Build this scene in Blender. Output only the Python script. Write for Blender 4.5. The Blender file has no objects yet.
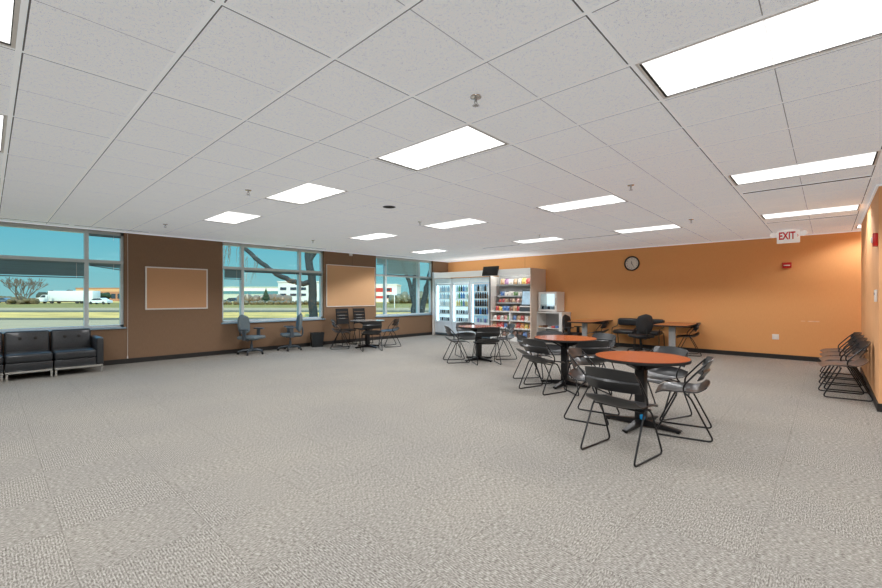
import bpy, bmesh, math, random
from mathutils import Vector, Matrix, Euler
random.seed(7)
R = math.radians
scene = bpy.context.scene
COL = scene.collection
PI = math.pi

# ------------------------------------------------------------------ camera
CAM_H, ZC = 1.382, 2.743
WY, WX = 10.75, 12.05            # window wall / orange wall planes
YAW = 0.7456
cam_d = bpy.data.cameras.new('camera')
cam = bpy.data.objects.new('camera', cam_d); COL.objects.link(cam)
cam.location = (0, 0, CAM_H)
cam.rotation_euler = (PI/2, 0, YAW - PI/2)
cam_d.sensor_width = 36.0
cam_d.lens = 418.84/882*36
cam_d.shift_y = 3.19/882
cam_d.clip_start = 0.05; cam_d.clip_end = 1000
scene.camera = cam

# ------------------------------------------------------------------ materials
def new_mat(name):
    m = bpy.data.materials.new(name); m.use_nodes = True
    nt = m.node_tree; nt.nodes.clear()
    out = nt.nodes.new('ShaderNodeOutputMaterial')
    return m, nt, out

def N(nt, typ, **kw):
    n = nt.nodes.new(typ)
    for k, v in kw.items(): setattr(n, k, v)
    return n

def coords(nt, scale=(1, 1, 1), kind='Object'):
    t = N(nt, 'ShaderNodeTexCoord'); mp = N(nt, 'ShaderNodeMapping')
    mp.inputs['Scale'].default_value = scale
    nt.links.new(t.outputs[kind], mp.inputs['Vector'])
    return mp.outputs['Vector']

def ramp(nt, fac, stops):
    r = N(nt, 'ShaderNodeValToRGB')
    el = r.color_ramp.elements
    while len(el) < len(stops): el.new(0.5)
    for e, (p, c) in zip(el, stops):
        e.position = p; e.color = (*c, 1)
    nt.links.new(fac, r.inputs['Fac'])
    return r.outputs['Color']

def noise(nt, vec, scale, detail=2.0, rough=0.5):
    n = N(nt, 'ShaderNodeTexNoise')
    n.inputs['Scale'].default_value = scale
    n.inputs['Detail'].default_value = detail
    n.inputs['Roughness'].default_value = rough
    nt.links.new(vec, n.inputs['Vector'])
    return n.outputs['Fac']

def srgb(r, g, b):
    f = lambda c: (c/255/12.92 if c/255 <= 0.04045 else ((c/255+0.055)/1.055)**2.4)
    return (f(r), f(g), f(b))

def mat(name, col, rough=0.5, metal=0.0, amt=0.08, nscale=30.0, stretch=(1, 1, 1), bump=0.0, coat=0.0, emit=None, estr=0.0, spec=0.5):
    """Principled surface whose colour is varied by a procedural noise."""
    m, nt, out = new_mat(name)
    b = N(nt, 'ShaderNodeBsdfPrincipled')
    v = coords(nt, stretch)
    f = noise(nt, v, nscale, 3)
    lo = tuple(max(0, c*(1-amt)) for c in col); hi = tuple(min(1, c*(1+amt)) for c in col)
    c = ramp(nt, f, [(0.3, lo), (0.7, hi)])
    nt.links.new(c, b.inputs['Base Color'])
    b.inputs['Roughness'].default_value = rough
    b.inputs['Metallic'].default_value = metal
    b.inputs['Coat Weight'].default_value = coat
    b.inputs['Specular IOR Level'].default_value = spec
    if emit:
        b.inputs['Emission Color'].default_value = (*emit, 1)
        b.inputs['Emission Strength'].default_value = estr
    if bump:
        bp = N(nt, 'ShaderNodeBump'); bp.inputs['Strength'].default_value = bump
        bp.inputs['Distance'].default_value = 0.01
        nt.links.new(f, bp.inputs['Height']); nt.links.new(bp.outputs['Normal'], b.inputs['Normal'])
    nt.links.new(b.outputs['BSDF'], out.inputs['Surface'])
    return m

def wood_mat(name, dark, light, rough=0.25, axis=(3, 40, 40)):
    m, nt, out = new_mat(name)
    b = N(nt, 'ShaderNodeBsdfPrincipled')
    v = coords(nt, axis)
    f = noise(nt, v, 1.3, 5, 0.6)
    c = ramp(nt, f, [(0.3, dark), (0.68, light)])
    nt.links.new(c, b.inputs['Base Color'])
    b.inputs['Roughness'].default_value = rough
    nt.links.new(b.outputs['BSDF'], out.inputs['Surface'])
    return m

def glass_mat(name, tint=(0.86, 0.96, 0.97), refl=0.08):
    m, nt, out = new_mat(name)
    t = N(nt, 'ShaderNodeBsdfTransparent'); g = N(nt, 'ShaderNodeBsdfGlossy')
    v = coords(nt, (1, 1, 1)); f = noise(nt, v, 0.6, 1)
    lo = tuple(x*0.985 for x in tint)
    c = ramp(nt, f, [(0.3, lo), (0.7, tint)])
    nt.links.new(c, t.inputs['Color'])
    g.inputs['Roughness'].default_value = 0.02
    lw = N(nt, 'ShaderNodeLayerWeight'); lw.inputs['Blend'].default_value = 0.15
    mul = N(nt, 'ShaderNodeMath', operation='MULTIPLY_ADD')
    nt.links.new(lw.outputs['Facing'], mul.inputs[0]); mul.inputs[1].default_value = refl*2; mul.inputs[2].default_value = refl*0.3
    mx = N(nt, 'ShaderNodeMixShader')
    nt.links.new(mul.outputs[0], mx.inputs['Fac'])
    nt.links.new(t.outputs[0], mx.inputs[1]); nt.links.new(g.outputs[0], mx.inputs[2])
    nt.links.new(mx.outputs[0], out.inputs['Surface'])
    return m

def emit_mat(name, col, strength, amt=0.03, nscale=20):
    m, nt, out = new_mat(name)
    e = N(nt, 'ShaderNodeEmission')
    f = noise(nt, coords(nt), nscale, 1)
    c = ramp(nt, f, [(0.3, tuple(x*(1-amt) for x in col)), (0.7, col)])
    nt.links.new(c, e.inputs['Color']); e.inputs['Strength'].default_value = strength
    nt.links.new(e.outputs[0], out.inputs['Surface'])
    return m

def math_n(nt, op, a, b=None, c=None):
    n = N(nt, 'ShaderNodeMath', operation=op)
    for i, x in enumerate((a, b, c)):
        if x is None: continue
        if isinstance(x, (int, float)): n.inputs[i].default_value = x
        else: nt.links.new(x, n.inputs[i])
    return n.outputs[0]

def carpet_mat():
    m, nt, out = new_mat('carpet_tiles')
    b = N(nt, 'ShaderNodeBsdfPrincipled')
    tc = N(nt, 'ShaderNodeTexCoord'); sp = N(nt, 'ShaderNodeSeparateXYZ')
    nt.links.new(tc.outputs['Object'], sp.inputs[0])
    x, y = sp.outputs[0], sp.outputs[1]
    T = 0.61
    ux = math_n(nt, 'DIVIDE', math_n(nt, 'SUBTRACT', x, 0.30), T)
    uy = math_n(nt, 'DIVIDE', math_n(nt, 'SUBTRACT', y, 0.28), T)
    ix, iy = math_n(nt, 'FLOOR', ux), math_n(nt, 'FLOOR', uy)
    par = math_n(nt, 'FLOORED_MODULO', math_n(nt, 'ADD', math_n(nt, 'ADD', ix, iy), 1.0), 2.0)       # 0 / 1 checker
    def field(ax, ay, zoff):
        cb = N(nt, 'ShaderNodeCombineXYZ')
        nt.links.new(math_n(nt, 'MULTIPLY', x, ax), cb.inputs[0])
        nt.links.new(math_n(nt, 'MULTIPLY', y, ay), cb.inputs[1])
        cb.inputs[2].default_value = zoff
        return noise(nt, cb.outputs[0], 1.0, 2.5, 0.65)
    fa = field(42, 140, 0.0); fb = field(140, 42, 5.0)
    # rib lines of the quarter-turned tiles, their relief shade put into the colour
    rib = math_n(nt, 'SINE', math_n(nt, 'MULTIPLY', x, 2*PI/0.0145))
    fb2 = math_n(nt, 'MULTIPLY_ADD', rib, 0.05, fb)
    riba = math_n(nt, 'SINE', math_n(nt, 'MULTIPLY', y, 2*PI/0.0145))
    fa2 = math_n(nt, 'MULTIPLY_ADD', riba, 0.02, fa)
    mix = N(nt, 'ShaderNodeMix', data_type='FLOAT')
    nt.links.new(par, mix.inputs[0]); nt.links.new(fb2, mix.inputs[2]); nt.links.new(fa2, mix.inputs[3])
    f = mix.outputs[0]
    c = ramp(nt, f, [(0.30, srgb(101, 95, 89)), (0.5, srgb(152, 148, 141)), (0.70, srgb(196, 193, 186))])
    # tile joints
    fx = math_n(nt, 'FRACT', ux); fy = math_n(nt, 'FRACT', uy)
    ex = math_n(nt, 'MINIMUM', fx, math_n(nt, 'SUBTRACT', 1.0, fx))
    ey = math_n(nt, 'MINIMUM', fy, math_n(nt, 'SUBTRACT', 1.0, fy))
    e = math_n(nt, 'LESS_THAN', math_n(nt, 'MINIMUM', ex, ey), 0.0045)
    big = noise(nt, coords(nt), 0.9, 2)
    bigc = ramp(nt, big, [(0.3, (0.93, 0.93, 0.94)), (0.7, (1.03, 1.02, 1.0))])
    m1 = N(nt, 'ShaderNodeMix', data_type='RGBA', blend_type='MULTIPLY'); m1.inputs[0].default_value = 1
    nt.links.new(c, m1.inputs[6]); nt.links.new(bigc, m1.inputs[7])
    m2 = N(nt, 'ShaderNodeMix', data_type='RGBA', blend_type='MULTIPLY')
    nt.links.new(math_n(nt, 'MULTIPLY', e, 0.25), m2.inputs[0])
    nt.links.new(m1.outputs[2], m2.inputs[6]); m2.inputs[7].default_value = (0.3, 0.28, 0.26, 1)
    nt.links.new(m2.outputs[2], b.inputs['Base Color'])
    b.inputs['Roughness'].default_value = 0.95
    b.inputs['Specular IOR Level'].default_value = 0.15
    bp = N(nt, 'ShaderNodeBump'); bp.inputs['Strength'].default_value = 0.35; bp.inputs['Distance'].default_value = 0.006
    nt.links.new(f, bp.inputs['Height']); nt.links.new(bp.outputs['Normal'], b.inputs['Normal'])
    nt.links.new(b.outputs[0], out.inputs['Surface'])
    return m

TILE_GLOW = 0.205  # tiles are no lamps; own glow added to brighten the ceiling
def ceiling_mat():
    m, nt, out = new_mat('fissured_ceiling_tile')
    b = N(nt, 'ShaderNodeBsdfPrincipled')
    v = coords(nt)
    f = noise(nt, v, 240, 3, 0.75)
    f2 = noise(nt, v, 60, 2, 0.5)
    s = math_n(nt, 'MULTIPLY_ADD', f2, 0.3, f)
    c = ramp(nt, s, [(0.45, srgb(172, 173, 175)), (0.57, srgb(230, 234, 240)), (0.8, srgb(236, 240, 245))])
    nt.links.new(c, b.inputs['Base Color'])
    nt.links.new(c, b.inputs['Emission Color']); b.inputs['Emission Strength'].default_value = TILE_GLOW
    b.inputs['Roughness'].default_value = 0.9
    b.inputs['Specular IOR Level'].default_value = 0.2
    nt.links.new(b.outputs[0], out.inputs['Surface'])
    return m

def fabric_wall_mat(name, c0, c1, seam_axis, seam_at):
    """Paint or wallcovering with fine vertical weave and a hairline seam."""
    m, nt, out = new_mat(name)
    b = N(nt, 'ShaderNodeBsdfPrincipled')
    f = noise(nt, coords(nt, (60, 60, 6)), 2.0, 3, 0.6)
    c = ramp(nt, f, [(0.3, c0), (0.7, c1)])
    sp = N(nt, 'ShaderNodeSeparateXYZ'); tc = N(nt, 'ShaderNodeTexCoord')
    nt.links.new(tc.outputs['Object'], sp.inputs[0])
    d = math_n(nt, 'ABSOLUTE', math_n(nt, 'SUBTRACT', sp.outputs[seam_axis], seam_at))
    e = math_n(nt, 'MULTIPLY', math_n(nt, 'LESS_THAN', d, 0.008), 0.5)
    mx = N(nt, 'ShaderNodeMix', data_type='RGBA', blend_type='MULTIPLY')
    nt.links.new(e, mx.inputs[0]); nt.links.new(c, mx.inputs[6]); mx.inputs[7].default_value = (0.4, 0.4, 0.4, 1)
    nt.links.new(mx.outputs[2], b.inputs['Base Color'])
    b.inputs['Roughness'].default_value = 0.75
    b.inputs['Specular IOR Level'].default_value = 0.25
    nt.links.new(b.outputs[0], out.inputs['Surface'])
    return m

M = dict(
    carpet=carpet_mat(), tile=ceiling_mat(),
    tee=mat('white_tee', srgb(228, 236, 244), 0.5, amt=0.02, emit=(1, 1, 1), estr=0.2),  # tees are given a glow too, in step with the tiles
    plenum=mat('plenum_dark', (0.12, 0.12, 0.12), 0.9),
    lens=emit_mat('lit_lens', (1.0, 0.99, 0.97), 1.5, 0.05, 8),
    louver=mat('lens_rib', (0.85, 0.85, 0.85), 0.5, amt=0.02, emit=(1, 1, 1), estr=0.75),
    troffer=mat('troffer_frame', srgb(225, 225, 225), 0.5, amt=0.02),
    reveal=mat('tile_gap_shade', (0.16, 0.16, 0.165), 0.9), score=mat('score_groove_shade', (0.33, 0.33, 0.34), 0.9),
    shadow=mat('dark_reveal', (0.02, 0.02, 0.02), 0.8),
    brown=fabric_wall_mat('brown_wall', srgb(127, 101, 79), srgb(136, 109, 86), 0, 7.62),
    orange=fabric_wall_mat('orange_wall', srgb(224, 164, 106), srgb(230, 171, 113), 1, 7.35),
    orange2=mat('orange_side_wall', srgb(234, 176, 124), 0.7, amt=0.03, nscale=3),
    base=mat('black_baseboard', (0.018, 0.016, 0.015), 0.5),
    plain=mat('plain_wall', srgb(188, 160, 132), 0.8, amt=0.03),
    alu=mat('window_aluminium', srgb(206, 216, 218), 0.4, 0.1, amt=0.04),
    sill=mat('window_sill_slate', srgb(140, 165, 180), 0.2, 0.0, amt=0.05),
    glass=glass_mat('window_glass'),
    cooler_glass=glass_mat('cooler_glass', (0.90, 0.97, 0.99), 0.10),
    blind=mat('blind_slats', srgb(112, 140, 144), 0.6, amt=0.12, nscale=3, stretch=(0.2, 0.2, 25)),
    blind_pale=mat('blind_slats_pale', srgb(170, 200, 198), 0.6, amt=0.12, nscale=3, stretch=(0.2, 0.2, 25)),
    cork=mat('tan_tackboard', srgb(198, 152, 112), 0.85, amt=0.06, nscale=120),
    cork2=mat('tan_fabric_panel', srgb(205, 162, 120), 0.85, amt=0.04, nscale=80, stretch=(4, 4, 1)),
    white_trim=mat('white_trim', srgb(225, 220, 214), 0.4, amt=0.02),
    plastic=mat('charcoal_plastic', (0.022, 0.023, 0.025), 0.34, amt=0.12, nscale=6, coat=0.14, spec=0.45),
    plastic_sheen=mat('plastic_brown_sheen', (0.12, 0.095, 0.085), 0.4, amt=0.1, nscale=6, coat=0.2),  # brown of the row seats is reflected light put into the colour
    matt_black=mat('matt_black_plastic', (0.010, 0.010, 0.011), 0.6, amt=0.1, spec=0.25),
    rod=mat('black_rod', (0.012, 0.012, 0.013), 0.3, 0.2, amt=0.1),
    black=mat('black_metal', (0.014, 0.014, 0.015), 0.35, 0.3, amt=0.1),
    cherry=wood_mat('cherry_laminate', srgb(176, 84, 46), srgb(196, 98, 56), 0.16, (2, 14, 14)),
    oak=wood_mat('honey_laminate', srgb(168, 98, 54), srgb(186, 114, 66), 0.3, (2, 14, 14)),
    greytop=mat('pale_laminate', srgb(170, 168, 166), 0.15, amt=0.05),
    edge=mat('black_edge', (0.015, 0.014, 0.014), 0.45, amt=0.1),
    leather=mat('black_leather', (0.020, 0.023, 0.027), 0.36, amt=0.2, nscale=40, bump=0.06, coat=0.3),
    chrome=mat('chrome', (0.78, 0.77, 0.74), 0.18, 1.0, amt=0.04),
    greyfab=mat('grey_fabric', srgb(100, 112, 117), 0.8, amt=0.15, nscale=150),
    blackfab=mat('black_fabric', (0.016, 0.017, 0.019), 0.7, amt=0.2, nscale=150),
    darkplast=mat('dark_grey_plastic', srgb(70, 80, 88), 0.35, amt=0.08),
    bin=mat('black_bin_plastic', (0.016, 0.02, 0.023), 0.4, amt=0.1),
    white=mat('white_laminate', srgb(232, 230, 226), 0.4, amt=0.02),
    glow_white=mat('header_white_glow', srgb(232, 232, 228), 0.4, amt=0.02, emit=(0.9, 0.93, 0.92), estr=0.3),  # unlit laminate header; glow added to keep its front bright
    panel=mat('taupe_white_laminate', srgb(214, 196, 180), 0.45, amt=0.02),
    slat=mat('grey_slatwall', srgb(176, 178, 180), 0.5, amt=0.05, nscale=3, stretch=(0.3, 0.3, 20)),
    steel=mat('cooler_steel', srgb(222, 232, 238), 0.35, 0.15, amt=0.05, nscale=4, stretch=(1, 1, 0.2)),
    cooler_in=mat('cooler_lining', srgb(222, 236, 240), 0.5, amt=0.02, emit=(0.80, 0.92, 0.96), estr=0.62),  # both cooler linings glow in place of stronger interior light
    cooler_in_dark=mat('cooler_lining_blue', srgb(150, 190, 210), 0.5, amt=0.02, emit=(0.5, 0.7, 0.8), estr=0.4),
    cooler_dark=mat('cooler_edge', srgb(70, 84, 92), 0.4, amt=0.05),
    led=emit_mat('cooler_led', (0.88, 0.97, 1.0), 3.5),
    bay_led=emit_mat('bay_led', (1.0, 0.98, 0.95), 12.0),
    fridge_face=emit_mat('fridge_interior_glow', (0.84, 0.95, 0.98), 1.5, 0.12, 3),
    screen=emit_mat('kiosk_screen', (0.52, 0.72, 0.86), 1.0, 0.25, 8),
    tv=mat('black_screen', (0.010, 0.008, 0.009), 0.6, amt=0.1),
    red=mat('alarm_red', srgb(190, 22, 18), 0.4, amt=0.05),
    letter=mat('exit_red', srgb(205, 16, 34), 0.6, amt=0.03),
    signw=mat('sign_white', srgb(235, 235, 230), 0.4, amt=0.02),
    exit_white=mat('exit_sign_white', srgb(236, 236, 232), 0.4, amt=0.02, emit=(0.9, 0.93, 0.95), estr=0.22),
    clockface=mat('clock_face', srgb(225, 220, 212), 0.5, amt=0.02),
    lampglass=mat('lamp_head_white', srgb(240, 240, 236), 0.25, amt=0.03),
    metal=mat('galvanised_leg', srgb(170, 172, 174), 0.4, 0.5, amt=0.05),
    grass=mat('dry_grass', srgb(226, 176, 92), 0.95, amt=0.32, nscale=0.35, stretch=(1, 1, 1)),
    grass2=mat('green_grass', srgb(150, 126, 54), 0.95, amt=0.25, nscale=0.5),
    road=mat('pale_asphalt', srgb(186, 154, 114), 0.9, amt=0.06, nscale=0.8),
    bark=mat('dark_bark', srgb(46, 52, 52), 0.9, amt=0.3, nscale=8, stretch=(3, 3, 0.6)),
    twig=mat('bare_twig', srgb(122, 104, 88), 0.9, amt=0.2, nscale=8),
    brush=mat('brown_brush', srgb(112, 98, 70), 0.95, amt=0.35, nscale=3),
    pine=mat('dark_pine', srgb(44, 66, 42), 0.9, amt=0.35, nscale=4),
    hedge=mat('dark_hedge', srgb(62, 66, 54), 0.95, amt=0.35, nscale=2),
    bwhite=mat('building_white', srgb(226, 222, 214), 0.8, amt=0.03, nscale=1),
    bgrey=mat('building_pale', srgb(186, 192, 176), 0.8, amt=0.05, nscale=1),
    teal=mat('building_teal', srgb(80, 130, 136), 0.5, amt=0.1, nscale=1),
    brick=mat('building_brick', srgb(178, 124, 92), 0.9, amt=0.12, nscale=2),
    bred=mat('building_red', srgb(196, 62, 50), 0.7, amt=0.06, nscale=1),
    bwin=mat('building_window', srgb(52, 66, 78), 0.2, amt=0.15, nscale=1),
    carwhite=mat('vehicle_white', srgb(236, 234, 230), 0.3, amt=0.02),
    cargrey=mat('vehicle_blue_grey', srgb(96, 112, 128), 0.3, amt=0.05),
    tyre=mat('tyre', (0.03, 0.03, 0.03), 0.8),
)
def tint(name, rgb, rough=0.35):
    k = 'tint_' + name
    if k not in M: M[k] = mat(k, srgb(*rgb), rough, amt=0.18, nscale=14)
    return M[k]

# ------------------------------------------------------------------ mesh building
def fillet(pts, r=0.04, n=4, closed=False):
    P = [Vector(p) for p in pts]
    out = []
    L = len(P)
    for i, p in enumerate(P):
        if not closed and i in (0, L-1): out.append(p); continue
        a, c = P[i-1], P[(i+1) % L]
        da, dc = (a-p), (c-p)
        rr = min(r, da.length*0.45, dc.length*0.45)
        s, e = p + da.normalized()*rr, p + dc.normalized()*rr
        for k in range(n+1):
            t = k/n
            out.append(s*(1-t)**2 + p*2*t*(1-t) + e*t*t)
    return out

class MB:
    def __init__(s): s.bm = bmesh.new()
    def box(s, c, d, rot=None, bevel=0.0, seg=2):
        mt = Matrix.Translation(c)
        if rot: mt = mt @ Euler(rot).to_matrix().to_4x4()
        mt = mt @ Matrix.Diagonal((*d, 1))
        r = bmesh.ops.create_cube(s.bm, size=1.0, matrix=mt)
        if bevel:
            vs = set(r['verts'])
            ed = [e for e in s.bm.edges if e.verts[0] in vs and e.verts[1] in vs]
            bmesh.ops.bevel(s.bm, geom=ed, offset=bevel, segments=seg, affect='EDGES', profile=0.5)
        return s
    def b2(s, x0, x1, y0, y1, z0, z1, bevel=0.0):
        return s.box(((x0+x1)/2, (y0+y1)/2, (z0+z1)/2), (abs(x1-x0), abs(y1-y0), abs(z1-z0)), bevel=bevel)
    def tube(s, pts, r, n=8, closed=False, r1=None):
        P = [Vector(p) for p in pts]; L = len(P)
        rings = []; up = None
        for i in range(L):
            if closed: t = P[(i+1) % L] - P[i-1]
            else: t = P[min(i+1, L-1)] - P[max(i-1, 0)]
            t.normalize()
            if up is None:
                up = Vector((0, 0, 1)) if abs(t.z) < 0.9 else Vector((1, 0, 0))
            a = t.cross(up)
            if a.length < 1e-6: a = t.orthogonal()
            a.normalize(); b = a.cross(t).normalized(); up = b
            rr = r if r1 is None else r + (r1-r)*i/(L-1)
            rings.append([s.bm.verts.new(P[i] + (a*math.cos(2*PI*k/n) + b*math.sin(2*PI*k/n))*rr) for k in range(n)])
        m = L if closed else L-1
        for i in range(m):
            A, B = rings[i], rings[(i+1) % L]
            for k in range(n):
                f = s.bm.faces.new((A[k], A[(k+1) % n], B[(k+1) % n], B[k])); f.smooth = True
        if not closed:
            s.bm.faces.new(rings[0][::-1]); s.bm.faces.new(rings[-1])
        return s
    def lathe(s, prof, n=24, c=(0, 0, 0), smooth=True, mt=None):
        """Revolve (radius, height) points about z; mt places the result."""
        mt = mt or Matrix.Translation(c)
        rings = []
        for r, z in prof:
            if r < 1e-6: rings.append([s.bm.verts.new(mt @ Vector((0, 0, z)))])
            else: rings.append([s.bm.verts.new(mt @ Vector((r*math.cos(2*PI*k/n), r*math.sin(2*PI*k/n), z))) for k in range(n)])
        for A, B in zip(rings, rings[1:]):
            for k in range(n):
                k2 = (k+1) % n
                if len(A) == 1 and len(B) == 1: continue
                if len(A) == 1: f = s.bm.faces.new((A[0], B[k2], B[k]))
                elif len(B) == 1: f = s.bm.faces.new((A[k], A[k2], B[0]))
                else: f = s.bm.faces.new((A[k], A[k2], B[k2], B[k]))
                f.smooth = smooth
        return s
    def prism(s, poly, z0, z1, mt=None):
        mt = mt or Matrix.Identity(4)
        a = [s.bm.verts.new(mt @ Vector((x, y, z0))) for x, y in poly]
        b = [s.bm.verts.new(mt @ Vector((x, y, z1))) for x, y in poly]
        n = len(poly)
        s.bm.faces.new(a[::-1]); s.bm.faces.new(b)
        for k in range(n): s.bm.faces.new((a[k], a[(k+1) % n], b[(k+1) % n], b[k]))
        return s
    def sheet(s, fn, nu, nv, thick):
        g = [[s.bm.verts.new(fn(i/nu, j/nv)) for j in range(nv+1)] for i in range(nu+1)]
        fs = []
        for i in range(nu):
            for j in range(nv):
                f = s.bm.faces.new((g[i][j], g[i+1][j], g[i+1][j+1], g[i][j+1])); f.smooth = True; fs.append(f)
        bmesh.ops.recalc_face_normals(s.bm, faces=fs)
        bmesh.ops.solidify(s.bm, geom=fs, thickness=thick)
        for f in s.bm.faces: f.smooth = True
        return s
    def blob(s, c, rad, sub=2, jitter=0.0, rng=random):
        r = bmesh.ops.create_icosphere(s.bm, subdivisions=sub, radius=1.0)
        for v in r['verts']:
            k = 1 + rng.uniform(-jitter, jitter)
            v.co = Vector((v.co.x*rad[0]*k + c[0], v.co.y*rad[1]*k + c[1], v.co.z*rad[2]*k + c[2]))
        return s
    def pillow(s, c, d, pinch=0.35, n=6, rot=None):
        """Soft cushion or bag: box whose thickness falls off to the rim. d = width(y), thickness(x), height(z)."""
        mt = Matrix.Translation(c)
        if rot: mt = mt @ Euler(rot).to_matrix().to_4x4()
        vs = {}
        for side in (1, -1):
            for i in range(n+1):
                for j in range(n+1):
                    u, w = i/n*2-1, j/n*2-1
                    rim = i in (0, n) or j in (0, n)
                    key = (i, j) if rim else (side, i, j)
                    if key in vs: continue
                    t = max(0.0, (1-abs(u)**3)*(1-abs(w)**3))**pinch
                    vs[key] = s.bm.verts.new(mt @ Vector((side*d[1]/2*t if not rim else 0, u*d[0]/2, w*d[2]/2)))
        g = lambda side, i, j: vs[(i, j)] if (i in (0, n) or j in (0, n)) else vs[(side, i, j)]
        for side in (1, -1):
            for i in range(n):
                for j in range(n):
                    q = [g(side, i, j), g(side, i+1, j), g(side, i+1, j+1), g(side, i, j+1)]
                    f = s.bm.faces.new(q if side > 0 else q[::-1]); f.smooth = True
        return s
    def smooth(s):
        for f in s.bm.faces: f.smooth = True
        return s
    def build(s, name, m, parent=None, loc=None, kind=None, label=None):
        bmesh.ops.recalc_face_normals(s.bm, faces=s.bm.faces[:])
        me = bpy.data.meshes.new(name); s.bm.to_mesh(me); s.bm.free()
        me.materials.append(m)
        try: me.set_sharp_from_angle(angle=R(40))
        except Exception: pass
        o = bpy.data.objects.new(name, me); COL.objects.link(o)
        if parent: o.parent = parent
        if loc: o.location = loc
        if kind: o['kind'] = kind
        if label: o['label'] = label
        return o

def tag(o, label, cat, group=None, kind=None):
    o['label'] = label; o['category'] = cat
    if group: o['group'] = group
    if kind: o['kind'] = kind
    return o
def thing(name, label, cat, loc=(0, 0, 0), rz=0.0, group=None):
    o = bpy.data.objects.new(name, None); COL.objects.link(o)
    o.location = loc; o.rotation_euler = (0, 0, rz); o.empty_display_size = 0.1
    return tag(o, label, cat, group)
KIDS = {}
def copy_tree(o, parent=None):
    c = o.copy(); COL.objects.link(c)
    if parent: c.parent = parent
    for ch in list(o.children): copy_tree(ch, c)
    return c
_first = {}
def place(maker, key, label, cat, loc, rz=0.0, group=None):
    """The first call builds the thing; the next ones copy it with its parts."""
    if key not in _first:
        o = maker(); _first[key] = o
    else:
        o = copy_tree(_first[key])
    o.location = loc; o.rotation_euler = (0, 0, rz)
    return tag(o, label, cat, group)
def struct(mb, name, m, parent=None):
    return mb.build(name, m, parent, kind='structure')
def text_mesh(body, size, m, name, parent, mt, depth=0.002, align='CENTER', bold=0.0):
    cu = bpy.data.curves.new(name, 'FONT'); cu.body = body; cu.size = size; cu.extrude = depth; cu.offset = bold
    cu.align_x = align; cu.align_y = 'CENTER'
    tmp = bpy.data.objects.new(name + '_curve', cu)
    COL.objects.link(tmp)
    dg = bpy.context.evaluated_depsgraph_get()
    me = bpy.data.meshes.new_from_object(tmp.evaluated_get(dg))
    COL.objects.unlink(tmp); bpy.data.objects.remove(tmp)
    me.materials.clear(); me.materials.append(m)
    o = bpy.data.objects.new(name, me); COL.objects.link(o); o.parent = parent
    o.matrix_local = mt
    return o

# ------------------------------------------------------------------ room shell
GX, GY = 0.1907*0.6096, 0.3804*0.6096
gu = lambda u: u*0.6096 + GX
gv = lambda v: v*0.6096 + GY
X0, Y0 = -6.6, -7.2
BX0, BX1, BY = 7.3, 10.9, -0.452       # side block: orange wall beside the corridor

struct(MB().b2(X0, WX+0.1, Y0, WY+0.1, -0.1, 0), 'floor', M['carpet'])

# window wall, openings for three windows
W_Z0, W_Z1 = 0.76, 2.725
WINS = [(-0.85, 1.93, (-0.22, 1.334)), (3.85, 6.63, (4.351, 5.909)), (8.54, 11.2, (8.999, 10.531))]
mb = MB(); x = X0
for a, b, _ in WINS:
    mb.b2(x, a, WY, WY+0.22, 0, ZC+0.05); mb.b2(a, b, WY, WY+0.22, 0, W_Z0); mb.b2(a, b, WY, WY+0.22, W_Z1, ZC+0.05); x = b
mb.b2(x, WX+0.2, WY, WY+0.22, 0, ZC+0.05)
struct(mb, 'wall_left', M['brown'])
struct(MB().b2(WX, WX+0.2, -5.2, WY, 0, ZC+0.05), 'wall_back', M['orange'])
struct(MB().b2(BX0, BX1, Y0, BY, 0, ZC+0.05), 'wall_right', M['orange2'])
struct(MB().b2(X0-0.2, X0, Y0, WY+0.22, 0, ZC+0.05), 'wall_front', M['plain'])
struct(MB().b2(X0, BX0, Y0-0.2, Y0, 0, ZC+0.05), 'wall_near', M['plain'])
struct(MB().b2(BX1, WX+0.2, -5.4, -5.2, 0, ZC+0.05), 'wall_corridor', M['plain'])
bh = 0.1
struct(MB().b2(X0, 12.05, WY-0.014, WY, 0, bh), 'baseboard_left', M['base'])
struct(MB().b2(WX-0.014, WX, -5.2, WY, 0, bh), 'baseboard_back', M['base'])
struct(MB().b2(BX0-0.014, BX1+0.014, BY, BY+0.014, 0, bh).b2(BX0-0.014, BX0, Y0, BY, 0, bh), 'baseboard_right', M['base'])

# ceiling: lay-in tiles (each scored once), tees, and what sits in the cells
FIX = [(4, -1), (4, 3), (4, 7), (4, 11), (9, -1), (9, 3), (9, 7), (9, 11), (14, -1), (14, 3), (14, 7), (14, 13),
       (-1, -1), (-1, 3), (-1, 7), (-1, 11), (-6, -1), (-6, 3), (-6, 7), (-6, 11), (-1, -5), (4, -5), (-6, -5), (-1, -9), (4, -9), (18, -3), (9, -5)]
skip = {(u, v) for u, v in FIX}
mb = MB(); tees = MB()
z0 = ZC
def clampbox(m_, xa, xb, ya, yb, za, zb):
    xa, xb, ya, yb = max(xa, X0), min(xb, WX), max(ya, Y0), min(yb, WY)
    if xb-xa > 0.004 and yb-ya > 0.004: m_.b2(xa, xb, ya, yb, za, zb)
for u in range(-12, 20):
    for v in range(-13, 19, 2):
        if (u, v) in skip: continue
        xa, xb = gu(u)+0.0205, gu(u+1)-0.0121
        clampbox(mb, xa, xb, gv(v)+0.021, gv(v+1)-0.0025, z0, z0+0.016)
        clampbox(mb, xa, xb, gv(v+1)+0.0025, gv(v+2)-0.0121, z0, z0+0.016)
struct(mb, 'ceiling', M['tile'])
for u in range(-12, 21):
    clampbox(tees, gu(u)-0.013, gu(u)+0.013, Y0, WY, z0-0.001, z0+0.02)
for v in range(-13, 20, 2):
    clampbox(tees, X0, WX, gv(v)-0.012, gv(v)+0.012, z0-0.0005, z0+0.02)
struct(tees, 'trim_1', M['tee'])
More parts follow.
